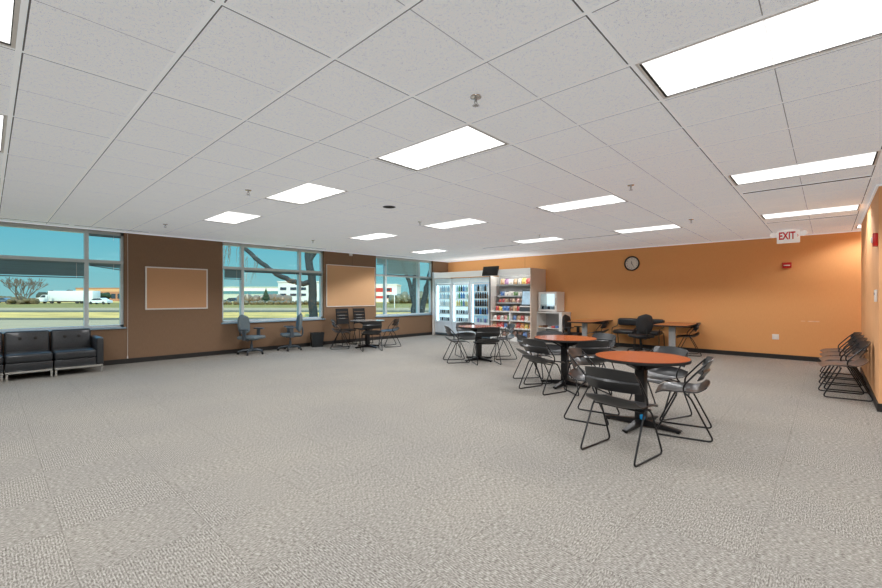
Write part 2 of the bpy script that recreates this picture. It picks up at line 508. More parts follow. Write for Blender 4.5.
rv = MB(); sc = MB()  # dark strips, nearly flush, stand in for shade in gaps and score lines
for u in range(-12, 20):
    clampbox(rv, gu(u)+0.0125, gu(u)+0.0207, Y0, WY, z0+0.0004, z0+0.02)
for v in range(-13, 19, 2):
    clampbox(rv, X0, WX, gv(v)+0.012, gv(v)+0.0212, z0+0.0005, z0+0.02)
    clampbox(sc, X0, WX, gv(v+1)-0.0027, gv(v+1)+0.0027, z0+0.0006, z0+0.014)
struct(sc, 'trim_6', M['score'])
struct(rv, 'trim_5', M['reveal'])
struct(MB().b2(X0, WX+0.2, Y0, WY+0.22, ZC+0.17, ZC+0.3), 'ceiling_deck', M['plenum'])
struct(MB().b2(X0, WX, WY-0.018, WY, ZC-0.022, ZC), 'trim_2', M['tee'])
struct(MB().b2(WX-0.018, WX, -5.2, WY, ZC-0.022, ZC), 'trim_3', M['tee'])
struct(MB().b2(BX0-0.018, BX1+0.018, BY, BY+0.018, ZC-0.022, ZC).b2(BX0-0.018, BX0, Y0, BY, ZC-0.022, ZC), 'trim_4', M['tee'])

LAMP_W = 14.6
def make_troffer():
    t = bpy.data.objects.new('troffer_light', None); COL.objects.link(t)
    w, l = 0.5856, 1.195
    f = MB()
    for sx in (-1, 1): f.b2(sx*w/2, sx*(w/2-0.018), -l/2, l/2, -0.002, 0.10)
    for sy in (-1, 1): f.b2(-w/2, w/2, sy*l/2, sy*(l/2-0.018), -0.002, 0.10)
    f.b2(-w/2, w/2, -l/2, l/2, 0.10, 0.11)
    f.build('frame', M['troffer'], t)
    g = MB()
    for sy in (-1, 1): g.b2(-w/2+0.018, w/2-0.018, sy*(l/2-0.018), sy*(l/2-0.030), 0.0, 0.004)
    for sx in (-1, 1): g.b2(sx*(w/2-0.018), sx*(w/2-0.022), -l/2+0.03, l/2-0.03, 0.0, 0.004)
    g.build('reveal', M['shadow'], t)
    MB().b2(-w/2+0.022, w/2-0.022, -l/2+0.03, l/2-0.03, 0.004, 0.012).build('lens', M['lens'], t)
    h = MB()
    for k in (-1, 1): h.b2(k*0.09-0.002, k*0.09+0.002, -l/2+0.03, l/2-0.03, 0.0, 0.003)
    for k in range(1, 6): h.b2(-w/2+0.022, w/2-0.022, -l/2+k*l/6-0.002, -l/2+k*l/6+0.002, 0.0, 0.003)
    h.build('lens_rib', M['louver'], t)
    la = bpy.data.lights.new('tube_lamp', 'AREA'); la.shape = 'RECTANGLE'; la.size = w-0.05; la.size_y = l-0.07
    la.energy = LAMP_W; la.color = (0.985, 0.99, 1.0)
    # batwing light distribution of a prismatic lens: strongest near 55 degrees, cut off past about 67
    la.use_nodes = True; ln = la.node_tree; ln.nodes.clear()
    lout = ln.nodes.new('ShaderNodeOutputLight'); le = ln.nodes.new('ShaderNodeEmission'); ge = ln.nodes.new('ShaderNodeNewGeometry')
    dp = ln.nodes.new('ShaderNodeVectorMath'); dp.operation = 'DOT_PRODUCT'
    ln.links.new(ge.outputs['Incoming'], dp.inputs[0]); ln.links.new(ge.outputs['Normal'], dp.inputs[1])
    cc = math_n(ln, 'ABSOLUTE', dp.outputs['Value'])
    pw = math_n(ln, 'POWER', math_n(ln, 'MAXIMUM', cc, 0.2), -1.6)
    mr = ln.nodes.new('ShaderNodeMapRange'); mr.interpolation_type = 'SMOOTHSTEP'
    mr.inputs['From Min'].default_value = 0.30; mr.inputs['From Max'].default_value = 0.47
    ln.links.new(cc, mr.inputs['Value'])
    ln.links.new(math_n(ln, 'MULTIPLY', pw, mr.outputs['Result']), le.inputs['Strength'])
    ln.links.new(le.outputs[0], lout.inputs['Surface'])
    lo = bpy.data.objects.new('tube_lamp', la); COL.objects.link(lo); lo.parent = t; lo.location = (0, 0, 0.0035)
    return t
LIGHT_LABEL = {
    (4, -1): 'large lit ceiling panel light at the upper right, nearest the camera', (4, 3): 'lit ceiling panel light overhead near the middle of the room',
    (4, 7): 'lit ceiling panel light in front of the middle window, second in its row', (4, 11): 'lit ceiling panel light closest to the wall between left and middle windows',
    (9, -1): 'long lit ceiling panel light before the exit sign, nearer of the two', (9, 3): 'lit ceiling panel light above the gap between the round cherry tables and clock',
    (9, 7): 'lit ceiling panel light left of the clock, over the middle round table', (9, 11): 'lit ceiling panel light in front of the third window',
    (14, -1): 'lit ceiling panel light directly in front of the exit sign', (14, 3): 'lit ceiling panel light close to the wall clock',
    (14, 7): 'lit ceiling panel light in front of the snack shelves', (14, 13): 'small far lit ceiling panel light before the glass-door coolers',
    (-1, 3): 'lit ceiling panel light cut by the upper left corner of the view', (-1, 7): 'lit ceiling panel light at the left edge, middle of three',
    (-1, 11): 'lit ceiling panel light at the left edge, closest to the left window', (18, -3): 'lit ceiling light half hidden behind the right wall corner'}
for i, (u, v) in enumerate(FIX):
    lab = LIGHT_LABEL.get((u, v), 'lit ceiling panel light behind or beside the camera')
    tr = place(make_troffer, 'troffer', lab, 'ceiling light', ((gu(u)+gu(u+1))/2, (gv(v)+gv(v+2))/2, ZC), 0, 'recessed ceiling panel lights')
    if (u, v) in ((14, 13), (9, 11)):        # output boosted here only to brighten the wall near the third window
        for ch in tr.children:
            if ch.type == 'LIGHT': ch.data = ch.data.copy(); ch.data.energy = LAMP_W*(2.8 if u == 14 else 2.0)

# windows
def window(i, a, b, mulls, uneven):
    root = bpy.data.objects.new(f'window_{i}', None); COL.objects.link(root)
    root.location = (0, WY+0.12, 0); root['kind'] = 'structure'
    tz0, tz1 = 2.075, 2.135
    f = MB()
    f.b2(a, b, -0.05, 0.05, W_Z0, W_Z0+0.05); f.b2(a, b, -0.05, 0.05, W_Z1-0.07, W_Z1)
    f.b2(a, a+0.05, -0.05, 0.05, W_Z0, W_Z1); f.b2(b-0.05, b, -0.05, 0.05, W_Z0, W_Z1)
    for m_ in mulls: f.b2(m_-0.033, m_+0.033, -0.07, 0.05, W_Z0, W_Z1)
    f.b2(a, b, -0.06, 0.05, tz0, tz1)
    struct(f, 'window_frame', M['alu'], root)
    struct(MB().b2(a-0.03, b+0.03, -0.16, -0.05, W_Z0-0.03, W_Z0+0.004, 0.004), 'window_sill', M['sill'], root)
    xs = [a+0.05, *mulls, b-0.05]
    for k in range(3):
        for (za, zb) in ((W_Z0+0.05, tz0), (tz1, W_Z1-0.07)):
            struct(MB().b2(xs[k], xs[k+1], 0.005, 0.011, za, zb), 'window_pane', M['glass'], root)
for i, (a, b, ms) in enumerate(WINS): window(i+1, a, b, ms, 0)

def blind(x0, x1, ztop, zbot, label, m, tilt=0.0):
    """Mini blind: headrail, a stack of slats, bottom rail, pull cord."""
    t = thing('window_blind', label, 'blind', ((x0+x1)/2, WY+0.035, ztop), 0, 'mini blinds in the windows')
    w = x1-x0
    MB().box((0, 0, -0.015), (w, 0.026, 0.03), bevel=0.003).build('headrail', m, t)
    h = ztop-zbot-0.03
    s = MB(); n = max(3, int(h/0.022))
    for k in range(n):
        zz = -0.035-k*(h-0.02)/n
        s.box((0, 0, zz), (w-0.01, 0.022, 0.0035), rot=(R(62), tilt*(k/n), 0))
    s.build('slats', m, t)
    MB().box((0, 0, -0.03-h), (w-0.005, 0.024, 0.018), rot=(0, tilt, 0), bevel=0.003).build('bottom_rail', M['darkplast'], t)
    MB().tube([(w/2-0.12, -0.016, -0.02), (w/2-0.12, -0.016, -h*0.75-0.1)], 0.003, 6).build('pull_wand', M['white_trim'], t)
    return t
blind(-0.18, 1.30, 2.07, 1.765, 'dark slatted blind half lowered in the wide pane of the left window', M['blind'])
blind(1.368, 1.878, 2.07, 1.98, 'raised blind hanging crooked in the narrow pane of the left window', M['blind'], R(8))
blind(3.905, 4.315, 2.07, 1.83, 'dark slatted blind partly lowered in the left pane of the middle window', M['blind'])
blind(4.388, 5.872, 2.07, 2.02, 'raised blind stacked under the bar of the middle window, wide pane', M['blind'])
blind(5.945, 6.575, 2.07, 2.01, 'raised blind stacked in the right pane of the middle window', M['blind'])
blind(9.035, 10.495, 2.65, 2.14, 'pale green blind lowered over the upper middle pane of the third window', M['blind_pale'])
blind(8.595, 8.965, 2.65, 2.45, 'short pale blind in the upper left pane of the third window', M['blind_pale'])
blind(10.568, 11.15, 2.07, 2.01, 'raised blind stacked in the right pane of the third window', M['blind'])
blind(1.368, 1.878, 2.65, 2.61, 'raised blind at the head of the narrow pane of the left window', M['blind'])

# pull cord hanging beside the left window
t = thing('blind_cord', 'long white blind cord hanging down the wall beside the left window', 'cord', (1.985, WY-0.012, 0))
MB().tube([(0, 0, 2.70), (0.004, -0.004, 1.7), (0.0, 0, 0.16)], 0.004, 6).build('cord', M['white_trim'], t)
MB().lathe([(0, 0.10), (0.012, 0.105), (0.008, 0.16), (0, 0.165)], 10).build('tassel', M['white_trim'], t)

# framed boards on the window wall
def board(name, x0, x1, z0_, z1_, fw, m, label):
    t = thing(name, label, 'board', ((x0+x1)/2, WY, (z0_+z1_)/2))
    w, h = x1-x0, z1_-z0_
    MB().b2(-w/2+fw*0.5, w/2-fw*0.5, -0.018, -0.001, -h/2+fw*0.5, h/2-fw*0.5).build('board_face', m, t)
    f = MB()
    f.b2(-w/2, w/2, -0.026, -0.001, h/2-fw, h/2); f.b2(-w/2, w/2, -0.026, -0.001, -h/2, -h/2+fw)
    f.b2(-w/2, -w/2+fw, -0.026, -0.001, -h/2+fw, h/2-fw); f.b2(w/2-fw, w/2, -0.026, -0.001, -h/2+fw, h/2-fw)
    f.build('frame', M['white_trim'], t)
board('tackboard', 2.291, 3.52, 1.112, 2.042, 0.028, M['cork'], 'tan tackboard in a white frame on the wall right of the left window')
board('tackboard', 6.70, 8.49, 1.10, 2.345, 0.020, M['cork2'], 'large tan fabric board between the middle and third windows')

# ------------------------------------------------------------------ ceiling fittings
def make_sprinkler():
    t = bpy.data.objects.new('fire_sprinkler', None); COL.objects.link(t)
    MB().lathe([(0, 0), (0.04, 0), (0.038, -0.006), (0.014, -0.010), (0.014, -0.012), (0, -0.012)], 16).build('escutcheon', M['chrome'], t)
    b = MB().lathe([(0, -0.01), (0.009, -0.012), (0.009, -0.03), (0, -0.03)], 10)
    for s in (-1, 1): b.tube([(s*0.009, 0, -0.028), (s*0.016, 0, -0.042), (0, 0, -0.06)], 0.003, 6)
    b.build('sprinkler_body', M['metal'], t)
    d = MB()
    for k in range(8): d.box((0.016*math.cos(k*PI/4), 0.016*math.sin(k*PI/4), -0.061), (0.018, 0.006, 0.002), rot=(0, 0, k*PI/4))
    d.lathe([(0, -0.06), (0.012, -0.06), (0.012, -0.062), (0, -0.062)], 10).build('deflector', M['metal'], t)
    return t
SPR = [((3.5, 2.5), 'small metal sprinkler in the ceiling above the middle of the floor'), ((3.5, 8.5), 'small metal sprinkler in the ceiling left of the second panel light'),
       ((8.5, 2.5), 'small metal sprinkler in the ceiling toward the clock, between two lights'), ((13.5, 2.5), 'small metal sprinkler in the ceiling close to the orange wall, near the clock'),
       ((8.5, 8.5), 'small metal sprinkler in the ceiling beside the light over the middle table'), ((3.5, 14.5), 'small metal sprinkler in the ceiling above the wall with the white framed tackboard'),
       ((8.5, 14.5), 'small metal sprinkler in the ceiling above the large tan board'), ((13.2, 7.2), 'small metal sprinkler in the ceiling in front of the snack shelves')]
for (u, v), lab in SPR:
    place(make_sprinkler, 'sprinkler', lab, 'sprinkler', (gu(u), gv(v), ZC), 0, 'ceiling sprinklers')
t = thing('ceiling_speaker', 'round black recessed speaker in the ceiling in front of the middle window', 'speaker', (4.11, 4.86, ZC))
MB().lathe([(0, -0.003), (0.075, -0.004), (0.085, -0.001)], 24).build('grille', M['shadow'], t)
MB().lathe([(0.085, 0.0), (0.085, -0.005), (0.098, -0.002), (0.098, 0)], 24).build('ring', M['darkplast'], t)
def make_slot():
    t = bpy.data.objects.new('slot_diffuser', None); COL.objects.link(t)
    MB().b2(-0.03, 0.03, -0.585, 0.585, -0.005, 0.0).build('slot', M['shadow'], t)
    f = MB()
    for s in (-1, 1): f.b2(s*0.03, s*0.044, -0.59, 0.59, -0.006, 0)
    f.build('slot_rail', M['tee'], t)
    return t
SLOTS = [(gu(10.82), gv(0), 0, 'dark slot air vent in the ceiling just behind the long light before the exit sign'),
         (gu(15.72), gv(0), 0, 'dark slot air vent in the ceiling right above the exit sign'),
         (gu(15.0), gv(6), 0, 'dark slot air vent in the ceiling left of the clock'),
         (gu(15.1), gv(10.2), 0, 'dark slot air vent in the ceiling above the hanging screen'),
         (0.45, 10.42, PI/2, 'dark slot air vent in the ceiling over the wide pane of the left window'),
         (1.70, 10.42, PI/2, 'dark slot air vent in the ceiling over the narrow pane of the left window'),
         (5.9, 10.42, PI/2, 'dark slot air vent in the ceiling over the middle window'),
         (9.3, 10.42, PI/2, 'dark slot air vent in the ceiling over the third window')]
for x, y, rz, lab in SLOTS: place(make_slot, 'slot', lab, 'air vent', (x, y, ZC), rz, 'slot diffusers in the ceiling')
t = thing('motion_sensor', 'small white sensor under the ceiling above the large tan board', 'sensor', (7.55, WY, 2.68))
MB().box((0, -0.02, 0), (0.11, 0.04, 0.07), bevel=0.012).build('sensor_body', M['white'], t)
MB().blob((0, -0.042, -0.008), (0.028, 0.012, 0.022)).smooth().build('sensor_lens', M['lampglass'], t)

# exit sign with two lamp heads
t = thing('exit_sign', 'white EXIT sign with red letters and two lamp heads under the ceiling', 'sign', (10.95, 0.585, ZC), 0)
MB().box((0, 0, -0.008), (0.10, 0.16, 0.016), bevel=0.004).build('canopy', M['exit_white'], t)
MB().box((0, 0, -0.145), (0.045, 0.36, 0.25), bevel=0.008).build('sign_panel', M['exit_white'], t)
rot = Matrix(((0, 0, -1, 0), (-1, 0, 0, 0), (0, 1, 0, 0), (0, 0, 0, 1)))
lt = text_mesh('EXIT', 0.205, M['letter'], 'lettering', t, Matrix.Translation((-0.0235, 0.02, -0.13)) @ rot @ Matrix.Diagonal((0.62, 1.0, 1, 1)), 0.002, bold=0.006)
MB().prism([(0, -0.035), (0.022, 0), (0, 0.035), (0.008, 0)], 0, 0.004, Matrix.Translation((-0.0245, -0.138, -0.13)) @ rot).build('arrow', M['letter'], t)
for s in (-1, 1):
    h = MB(); mt = Matrix.Translation((-0.02, s*0.25, -0.10)) @ Euler((0, R(-80), R(s*25))).to_matrix().to_4x4()
    h.lathe([(0, -0.05), (0.035, -0.04), (0.055, 0.01), (0.058, 0.03), (0.05, 0.036), (0, 0.03)], 18, mt=mt)
    h.tube([(0, s*0.17, -0.06), (0, s*0.23, -0.08)], 0.014, 8)
    h.build('lamp_head', M['exit_white'], t)

# wall clock on the orange wall
t = thing('wall_clock', 'round black-rimmed wall clock with a white face on the orange wall', 'clock', (WX, 3.963, 2.31))
mt = Matrix.Rotation(-PI/2, 4, 'Y')
MB().lathe([(0.165, 0.001), (0.203, 0.001), (0.203, 0.03), (0.185, 0.045), (0.168, 0.03), (0.165, 0.015)], 40, mt=mt).build('rim', M['edge'], t)
MB().lathe([(0, 0.012), (0.167, 0.012), (0.167, 0.016), (0, 0.016)], 40, mt=mt).build('clock_face', M['clockface'], t)
crot = Matrix(((0, 0, -1, 0), (-1, 0, 0, 0), (0, 1, 0, 0), (0, 0, 0, 1)))
for k in range(1, 13):
    a = k*PI/6
    text_mesh(str(k), 0.042, M['edge'], 'numeral', t, Matrix.Translation((-0.0175, -0.135*math.sin(a), 0.135*math.cos(a))) @ crot, 0.0005)
def hand(name, ang, ln, w):
    MB().prism([(-w, -0.02), (w, -0.02), (w*0.4, ln), (-w*0.4, ln)], 0.019, 0.021, crot @ Matrix.Rotation(-ang, 4, 'Z')).build(name, M['edge'], t)
hand('minute_hand', R(150), 0.12, 0.006); hand('hour_hand', R(350), 0.075, 0.008)

# red strobe on the orange wall
t = thing('fire_alarm_strobe', 'small red alarm strobe box on the orange wall below the exit sign', 'fire alarm', (WX, 0.665, 2.09))
MB().box((-0.03, 0, 0), (0.06, 0.16, 0.12), bevel=0.006).build('alarm_box', M['red'], t)
MB().box((-0.065, 0, -0.005), (0.012, 0.11, 0.022), bevel=0.003).build('strobe_lens', M['lampglass'], t)
t = thing('wall_outlet', 'white power outlet plate low on the orange wall', 'outlet', (WX, 0.865, 0.49))
MB().box((-0.004, 0, 0), (0.008, 0.12, 0.12), bevel=0.002).build('plate', M['white'], t)
for zz in (-0.025, 0.025):
    MB().box((-0.009, 0, zz), (0.004, 0.036, 0.03), bevel=0.006).build('socket', M['signw'], t)
t = thing('scuff_mark', 'pale scuff marks on the orange wall at chair rail height', 'scuff mark', (WX, 0.3, 0.86))
MB().b2(-0.0015, -0.0005, -0.17, 0.02, -0.012, 0.012).b2(-0.0015, -0.0005, 0.06, 0.13, -0.008, 0.01).build('scuff', tint('scuff', (232, 190, 150)), t)
# on the right hand wall
t = thing('fire_horn', 'red fire horn with white strobe high on the right wall', 'fire alarm', (7.44, BY, 2.09))
MB().box((0, 0.022, 0), (0.12, 0.044, 0.16), bevel=0.006).build('horn_box', M['red'], t)
MB().box((0, 0.052, 0.0), (0.045, 0.02, 0.07), bevel=0.008).build('strobe_lens', M['lampglass'], t)
t = thing('thermostat', 'white thermostat plate on the right wall below the red fire horn', 'thermostat', (7.52, BY, 1.40))
MB().box((0, 0.012, 0), (0.11, 0.024, 0.15), bevel=0.006).build('cover', M['white'], t)
MB().box((0, 0.025, 0.025), (0.06, 0.004, 0.03)).build('display', M['cargrey'], t)

# ------------------------------------------------------------------ chairs
def seat_fn(i, j):
    s, t = i*2-1, j
    wid = 0.232*(1-0.10*max(0, (0.25-t)/0.25)**2) * (1 + 0.05*math.sin(PI*t))
    y = 0.235 - 0.475*t
    z = 0.445 - 0.016*(1-s*s)*math.sin(PI*min(1, t*1.1))
    if t < 0.18: z -= 0.032*((0.18-t)/0.18)**2
    if t > 0.68: z += 0.095*((t-0.68)/0.32)**1.7*(0.75+0.25*(1-s*s)); y += 0.03*((t-0.68)/0.32)**2
    y += -0.03*(1-s*s)*t
    z += 0.022*abs(s)**4*max(0, 1-abs(t-0.55)*2)
    return Vector((s*wid, y, z))
def back_fn(i, j):
    s, t = i*2-1, j
    z = 0.575 + 0.205*t - 0.018*(s*s)*(t > 0.5)*t
    y = -0.185 - 0.065*t + 0.055*s*s
    if t < 0.5: y -= 0.034*(t/0.5)**1.5
    else: y -= 0.008 + 0.026*(t-0.5)
    wid = 0.243 - 0.02*t + 0.012*math.sin(PI*t)
    return Vector((s*wid, y, z))
def rod_path(sx):
    x = sx*0.236
    pts = [(x*0.97, -0.205, 0.735), (x, -0.135, 0.66), (x, -0.02, 0.52), (x, -0.015, 0.455), (x, -0.075, 0.405), (x*1.04, -0.27, 0.009),
           (x*1.04, 0.235, 0.009), (x, 0.045, 0.415), (x*0.2, 0.045, 0.422)]
    return fillet(pts, 0.05, 5)
def make_chair(seat_mat='plastic'):
    t = bpy.data.objects.new('sled_chair', None); COL.objects.link(t)
    MB().sheet(seat_fn, 14, 16, 0.008).build('seat', M[seat_mat], t)
    MB().sheet(back_fn, 16, 12, 0.007).build('backrest', M['plastic'], t)
    for s in (-1, 1): MB().tube(rod_path(s), 0.0085, 8).build('side_frame', M['rod'], t)
    c = MB().tube([(-0.236, 0.045, 0.415), (0.236, 0.045, 0.415)], 0.008, 8).tube([(-0.236, -0.06, 0.412), (0.236, -0.06, 0.412)], 0.008, 8)
    c.build('cross_bar', M['rod'], t)
    return t
CH = [  # x, y, facing angle (deg), label, group
    (3.84, 1.35, -9, 'charcoal sled chair nearest the camera, its back to us, at the front cherry table', 'front'),
    (4.85, 1.10, 101, 'charcoal sled chair seen side-on at the right of the front cherry table', 'front'),
    (4.71, 1.97, -83, 'charcoal sled chair at the left of the front cherry table', 'front'),
    (5.42, 1.49, 156, 'charcoal sled chair behind the front cherry table, facing the camera', 'front'),
    (6.09, 3.56, -37, 'charcoal sled chair at second cherry table, outer one of its overlapping left pair', 'second'),
    (5.60, 3.10, -16, 'charcoal sled chair at second cherry table, nearer one of its overlapping left pair', 'second'),
    (5.92, 2.58, 50, 'charcoal sled chair, back to us, at the right front of the second cherry table', 'second'),
    (6.66, 3.50, 225, 'charcoal sled chair mostly hidden behind the second cherry table', 'second'),
    (6.76, 2.80, 160, 'charcoal sled chair with bright blue sheen between the two cherry tables', 'second'),
    (6.85, 5.86, -38, 'charcoal sled chair at the left of the round table before the coolers', 'third'),
    (7.06, 5.24, 52, 'charcoal sled chair with back to us at the round table before the coolers', 'third'),
    (7.66, 6.20, 238, 'charcoal sled chair on the far side of the round table before the coolers', 'third'),
    (7.93, 5.42, 140, 'charcoal sled chair at the right of the round table, in front of the snack shelves', 'third'),
    (6.50, 9.68, -38, 'charcoal sled chair at the left of the small table under the large tan board', 'fourth'),
    (6.78, 8.74, 62, 'charcoal sled chair with back to us at the small table under the large board', 'fourth'),
    (7.70, 9.08, 155, 'charcoal sled chair at the right of the small table under the large board', 'fourth'),
    (11.42, 2.48, 108, 'charcoal sled chair tucked under the right side of the nearer honey table', 'desk'),
    (11.05, 4.50, 95, 'charcoal sled chair tucked in at the right of the far honey table', 'desk'),
]
GR = dict(front='chairs around the front cherry table', second='chairs around the second cherry table', third='chairs around the table before the coolers',
          fourth='chairs around the small table under the large board', desk='sled chairs at the honey tables')
for x, y, a, lab, g in CH:
    place(make_chair, 'chair', lab, 'chair', (x, y, 0), R(a-90), GR[g])
ROW = [(8.12, 'sheen-painted sled chair at the near end of the row along the right wall'), (8.79, 'sheen-painted sled chair second from the near end of the row by the right wall'),
       (9.46, 'sheen-painted sled chair third from the near end of the row by the right wall'), (10.13, 'sheen-painted sled chair at the far end of the row along the right wall')]
for x, lab in ROW:
    place(lambda: make_chair('plastic_sheen'), 'rowchair', lab, 'chair', (x, -0.15, 0), R(7), 'row of chairs along the right wall')

# tall-backed chairs against the window wall
def make_tall():
    t = bpy.data.objects.new('high_back_chair', None); COL.objects.link(t)
    def sf(i, j):
        s, k = i*2-1, j
        return Vector((s*0.215, 0.23-0.44*k, 0.46 - 0.012*(1-s*s) - (0.03*((0.2-k)/0.2)**2 if k < 0.2 else 0)))
    MB().sheet(sf, 10, 12, 0.012).build('seat', M['matt_black'], t)
    b = MB()
    zs = [0.60, 0.755, 0.768, 0.843, 0.858, 0.94, 0.952, 1.045]
    def strip(za, zb):
        def bf(i, j):
            s = i*2-1; z = za+(zb-za)*j
            return Vector((s*(0.195 - 0.02*(z < 0.66)), -0.20-(z-0.6)*0.18+0.03*s*s, z))
        m_ = MB(); m_.bm.free(); m_.bm = bmesh.new(); m_.sheet(bf, 10, 3, 0.012)
        me = bpy.data.meshes.new('tmp'); m_.bm.to_mesh(me); b.bm.from_mesh(me); m_.bm.free(); bpy.data.meshes.remove(me)
    for k in range(0, 8, 2): strip(zs[k], zs[k+1])
    for s in (-1, 1): b.tube([(s*0.185, -0.20+0.027, 0.58), (s*0.185, -0.283+0.03, 1.045)], 0.016, 8)
    b.build('backrest', M['matt_black'], t)
    slot = MB()
    for z in (0.76, 0.85): slot.box((0, -0.222-(z-0.6)*0.18+0.03, z), (0.20, 0.006, 0.02))
    slot.build('back_slot_glint', M['greytop'], t)  # pale bars paint the light reflected at the back slots
    for s in (-1, 1):
        x = s*0.2
        MB().tube(fillet([(x, -0.20, 0.62), (x, -0.17, 0.44), (x, 0.14, 0.44), (x*1.1, 0.22, 0.01), (x*1.1, -0.24, 0.01), (x, -0.10, 0.43)], 0.04, 4), 0.010, 8).build('side_frame', M['rod'], t)
    return t
for x, lab in ((7.02, 'tall-backed black chair with slots at the window wall, left of two'), (7.62, 'tall-backed black chair with slots at the window wall, right of two')):
    place(make_tall, 'tall', lab, 'chair', (x, 10.22, 0), R(-97-90), 'tall-backed chairs against the window wall')

# task chairs
def make_task(fab, plast, arms=2, dz=0.0):
    t = bpy.data.objects.new('task_chair', None); COL.objects.link(t)
    MB().box((0, 0.0, 0.475), (0.48, 0.47, 0.075), bevel=0.034, seg=4).smooth().build('seat', fab, t)
    b = MB(); b.pillow((0, -0.245, 0.78), (0.44, 0.10, 0.50), 0.30, 12, rot=(0, 0, PI/2))
    for v in b.bm.verts:     # round the corners of the back pad and curve it
        u, w = v.co.x/0.22, (v.co.z-0.78)/0.25
        k = 1-0.24*abs(u*w)**1.2
        v.co.x *= k; v.co.z = 0.78+(v.co.z-0.78)*k; v.co.y += 0.05*u*u-0.10*(v.co.z-0.78)
    b.smooth().build('backrest', fab, t)
    MB().tube(fillet([(0, -0.05, 0.425), (0, -0.30, 0.425), (0, -0.32, 0.56), (0, -0.285, 0.70)], 0.06, 5), 0.018, 8).build('back_bar', plast, t)
    MB().box((0, 0, 0.425), (0.2, 0.24, 0.04), bevel=0.01).tube([(0.08, 0.03, 0.42), (0.25, 0.05, 0.405)], 0.009, 6).build('tilt_mechanism', plast, t)
    MB().lathe([(0, 0.09), (0.032, 0.09), (0.032, 0.24), (0.02, 0.245), (0.02, 0.41), (0, 0.41)], 14).build('gas_stem', plast, t)
    bs = MB().lathe([(0, 0.07), (0.05, 0.07), (0.05, 0.115), (0.035, 0.13), (0, 0.13)], 16)
    for k in range(5):
        a = k*2*PI/5+0.3
        bs.tube([(0.03*math.cos(a), 0.03*math.sin(a), 0.105), (0.16*math.cos(a), 0.16*math.sin(a), 0.10), (0.30*math.cos(a), 0.30*math.sin(a), 0.07)], 0.024, 8, r1=0.016)
    bs.build('base', plast, t)
    for k in range(5):
        a = k*2*PI/5+0.3
        mt = Matrix.Translation((0.30*math.cos(a), 0.30*math.sin(a), 0.027)) @ Matrix.Rotation(a+0.6, 4, 'Z') @ Matrix.Rotation(PI/2, 4, 'X')
        MB().lathe([(0, -0.022), (0.022, -0.022), (0.027, -0.014), (0.027, 0.014), (0.022, 0.022), (0, 0.022)], 12, mt=mt).tube([(0.30*math.cos(a), 0.30*math.sin(a), 0.035), (0.30*math.cos(a), 0.30*math.sin(a), 0.075)], 0.008, 6).build('caster', M['rod'], t)
    for s in ((-1, 1) if arms == 2 else ()):
        a = MB().box((s*0.275, 0.0, 0.55), (0.035, 0.09, 0.23), bevel=0.01).box((s*0.25, 0.0, 0.435), (0.09, 0.08, 0.02), bevel=0.005).build('armrest', plast, t)
        MB().box((s*0.275, 0.01, 0.675), (0.085, 0.25, 0.03), bevel=0.013, seg=3).smooth().build('arm_pad', plast, a)
    for ch in t.children:
        if ch.name.split('.')[0] in ('seat', 'backrest', 'back_bar', 'tilt_mechanism', 'armrest'): ch.location.z = dz
        if ch.name.split('.')[0] == 'gas_stem':
            for v in ch.data.vertices:
                if v.co.z > 0.3: v.co.z += dz
    return t
place(lambda: make_task(M['greyfab'], M['darkplast'], 2, -0.07), 'task', 'grey task chair on casters under the middle window, left one turned toward the right', 'office chair', (4.36, 10.30, 0), R(-58-90), 'task chairs under the middle window')
place(lambda: None, 'task', 'grey task chair on casters under the middle window, right one turned toward the left', 'office chair', (5.37, 10.32, 0), R(160-90), 'task chairs under the middle window')
place(lambda: make_task(M['blackfab'], M['black'], 0, -0.06), 'btask', 'black office chair with rounded back between the two honey tables', 'office chair', (11.08, 3.43, 0), R(42-90), 'black office chairs at the honey tables')
place(lambda: make_task(M['blackfab'], M['black'], 2, -0.15), 'btask2', 'black office chair with arms between the honey table and the white cabinet', 'office chair', (11.42, 5.36, 0), R(-92-90), 'black office chairs at the honey tables')

# padded guest chairs behind the office chair
def make_guest():
    t = bpy.data.objects.new('guest_chair', None); COL.objects.link(t)
    MB().box((0, 0.02, 0.46), (0.54, 0.48, 0.11), bevel=0.05, seg=4).smooth().build('seat', M['leather'], t)
    MB().box((0, -0.23, 0.71), (0.56, 0.10, 0.20), bevel=0.048, seg=4, rot=(R(-10), 0, 0)).smooth().build('backrest', M['leather'], t)
    for s in (-1, 1):
        x = s*0.285
        MB().tube(fillet([(x, -0.24, 0.78), (x, -0.20, 0.60), (x, 0.22, 0.56), (x, 0.24, 0.012), (x, -0.26, 0.012), (x, -0.18, 0.46)], 0.06, 5), 0.011, 8).build('side_frame', M['rod'], t)
    return t
place(make_guest, 'guest', 'black padded guest chair against the orange wall, left of two', 'chair', (11.68, 4.00, 0), R(90), 'padded guest chairs against the orange wall')
place(make_guest, 'guest', 'black padded guest chair against the orange wall, right of two', 'chair', (11.68, 3.40, 0), R(90), 'padded guest chairs against the orange wall')

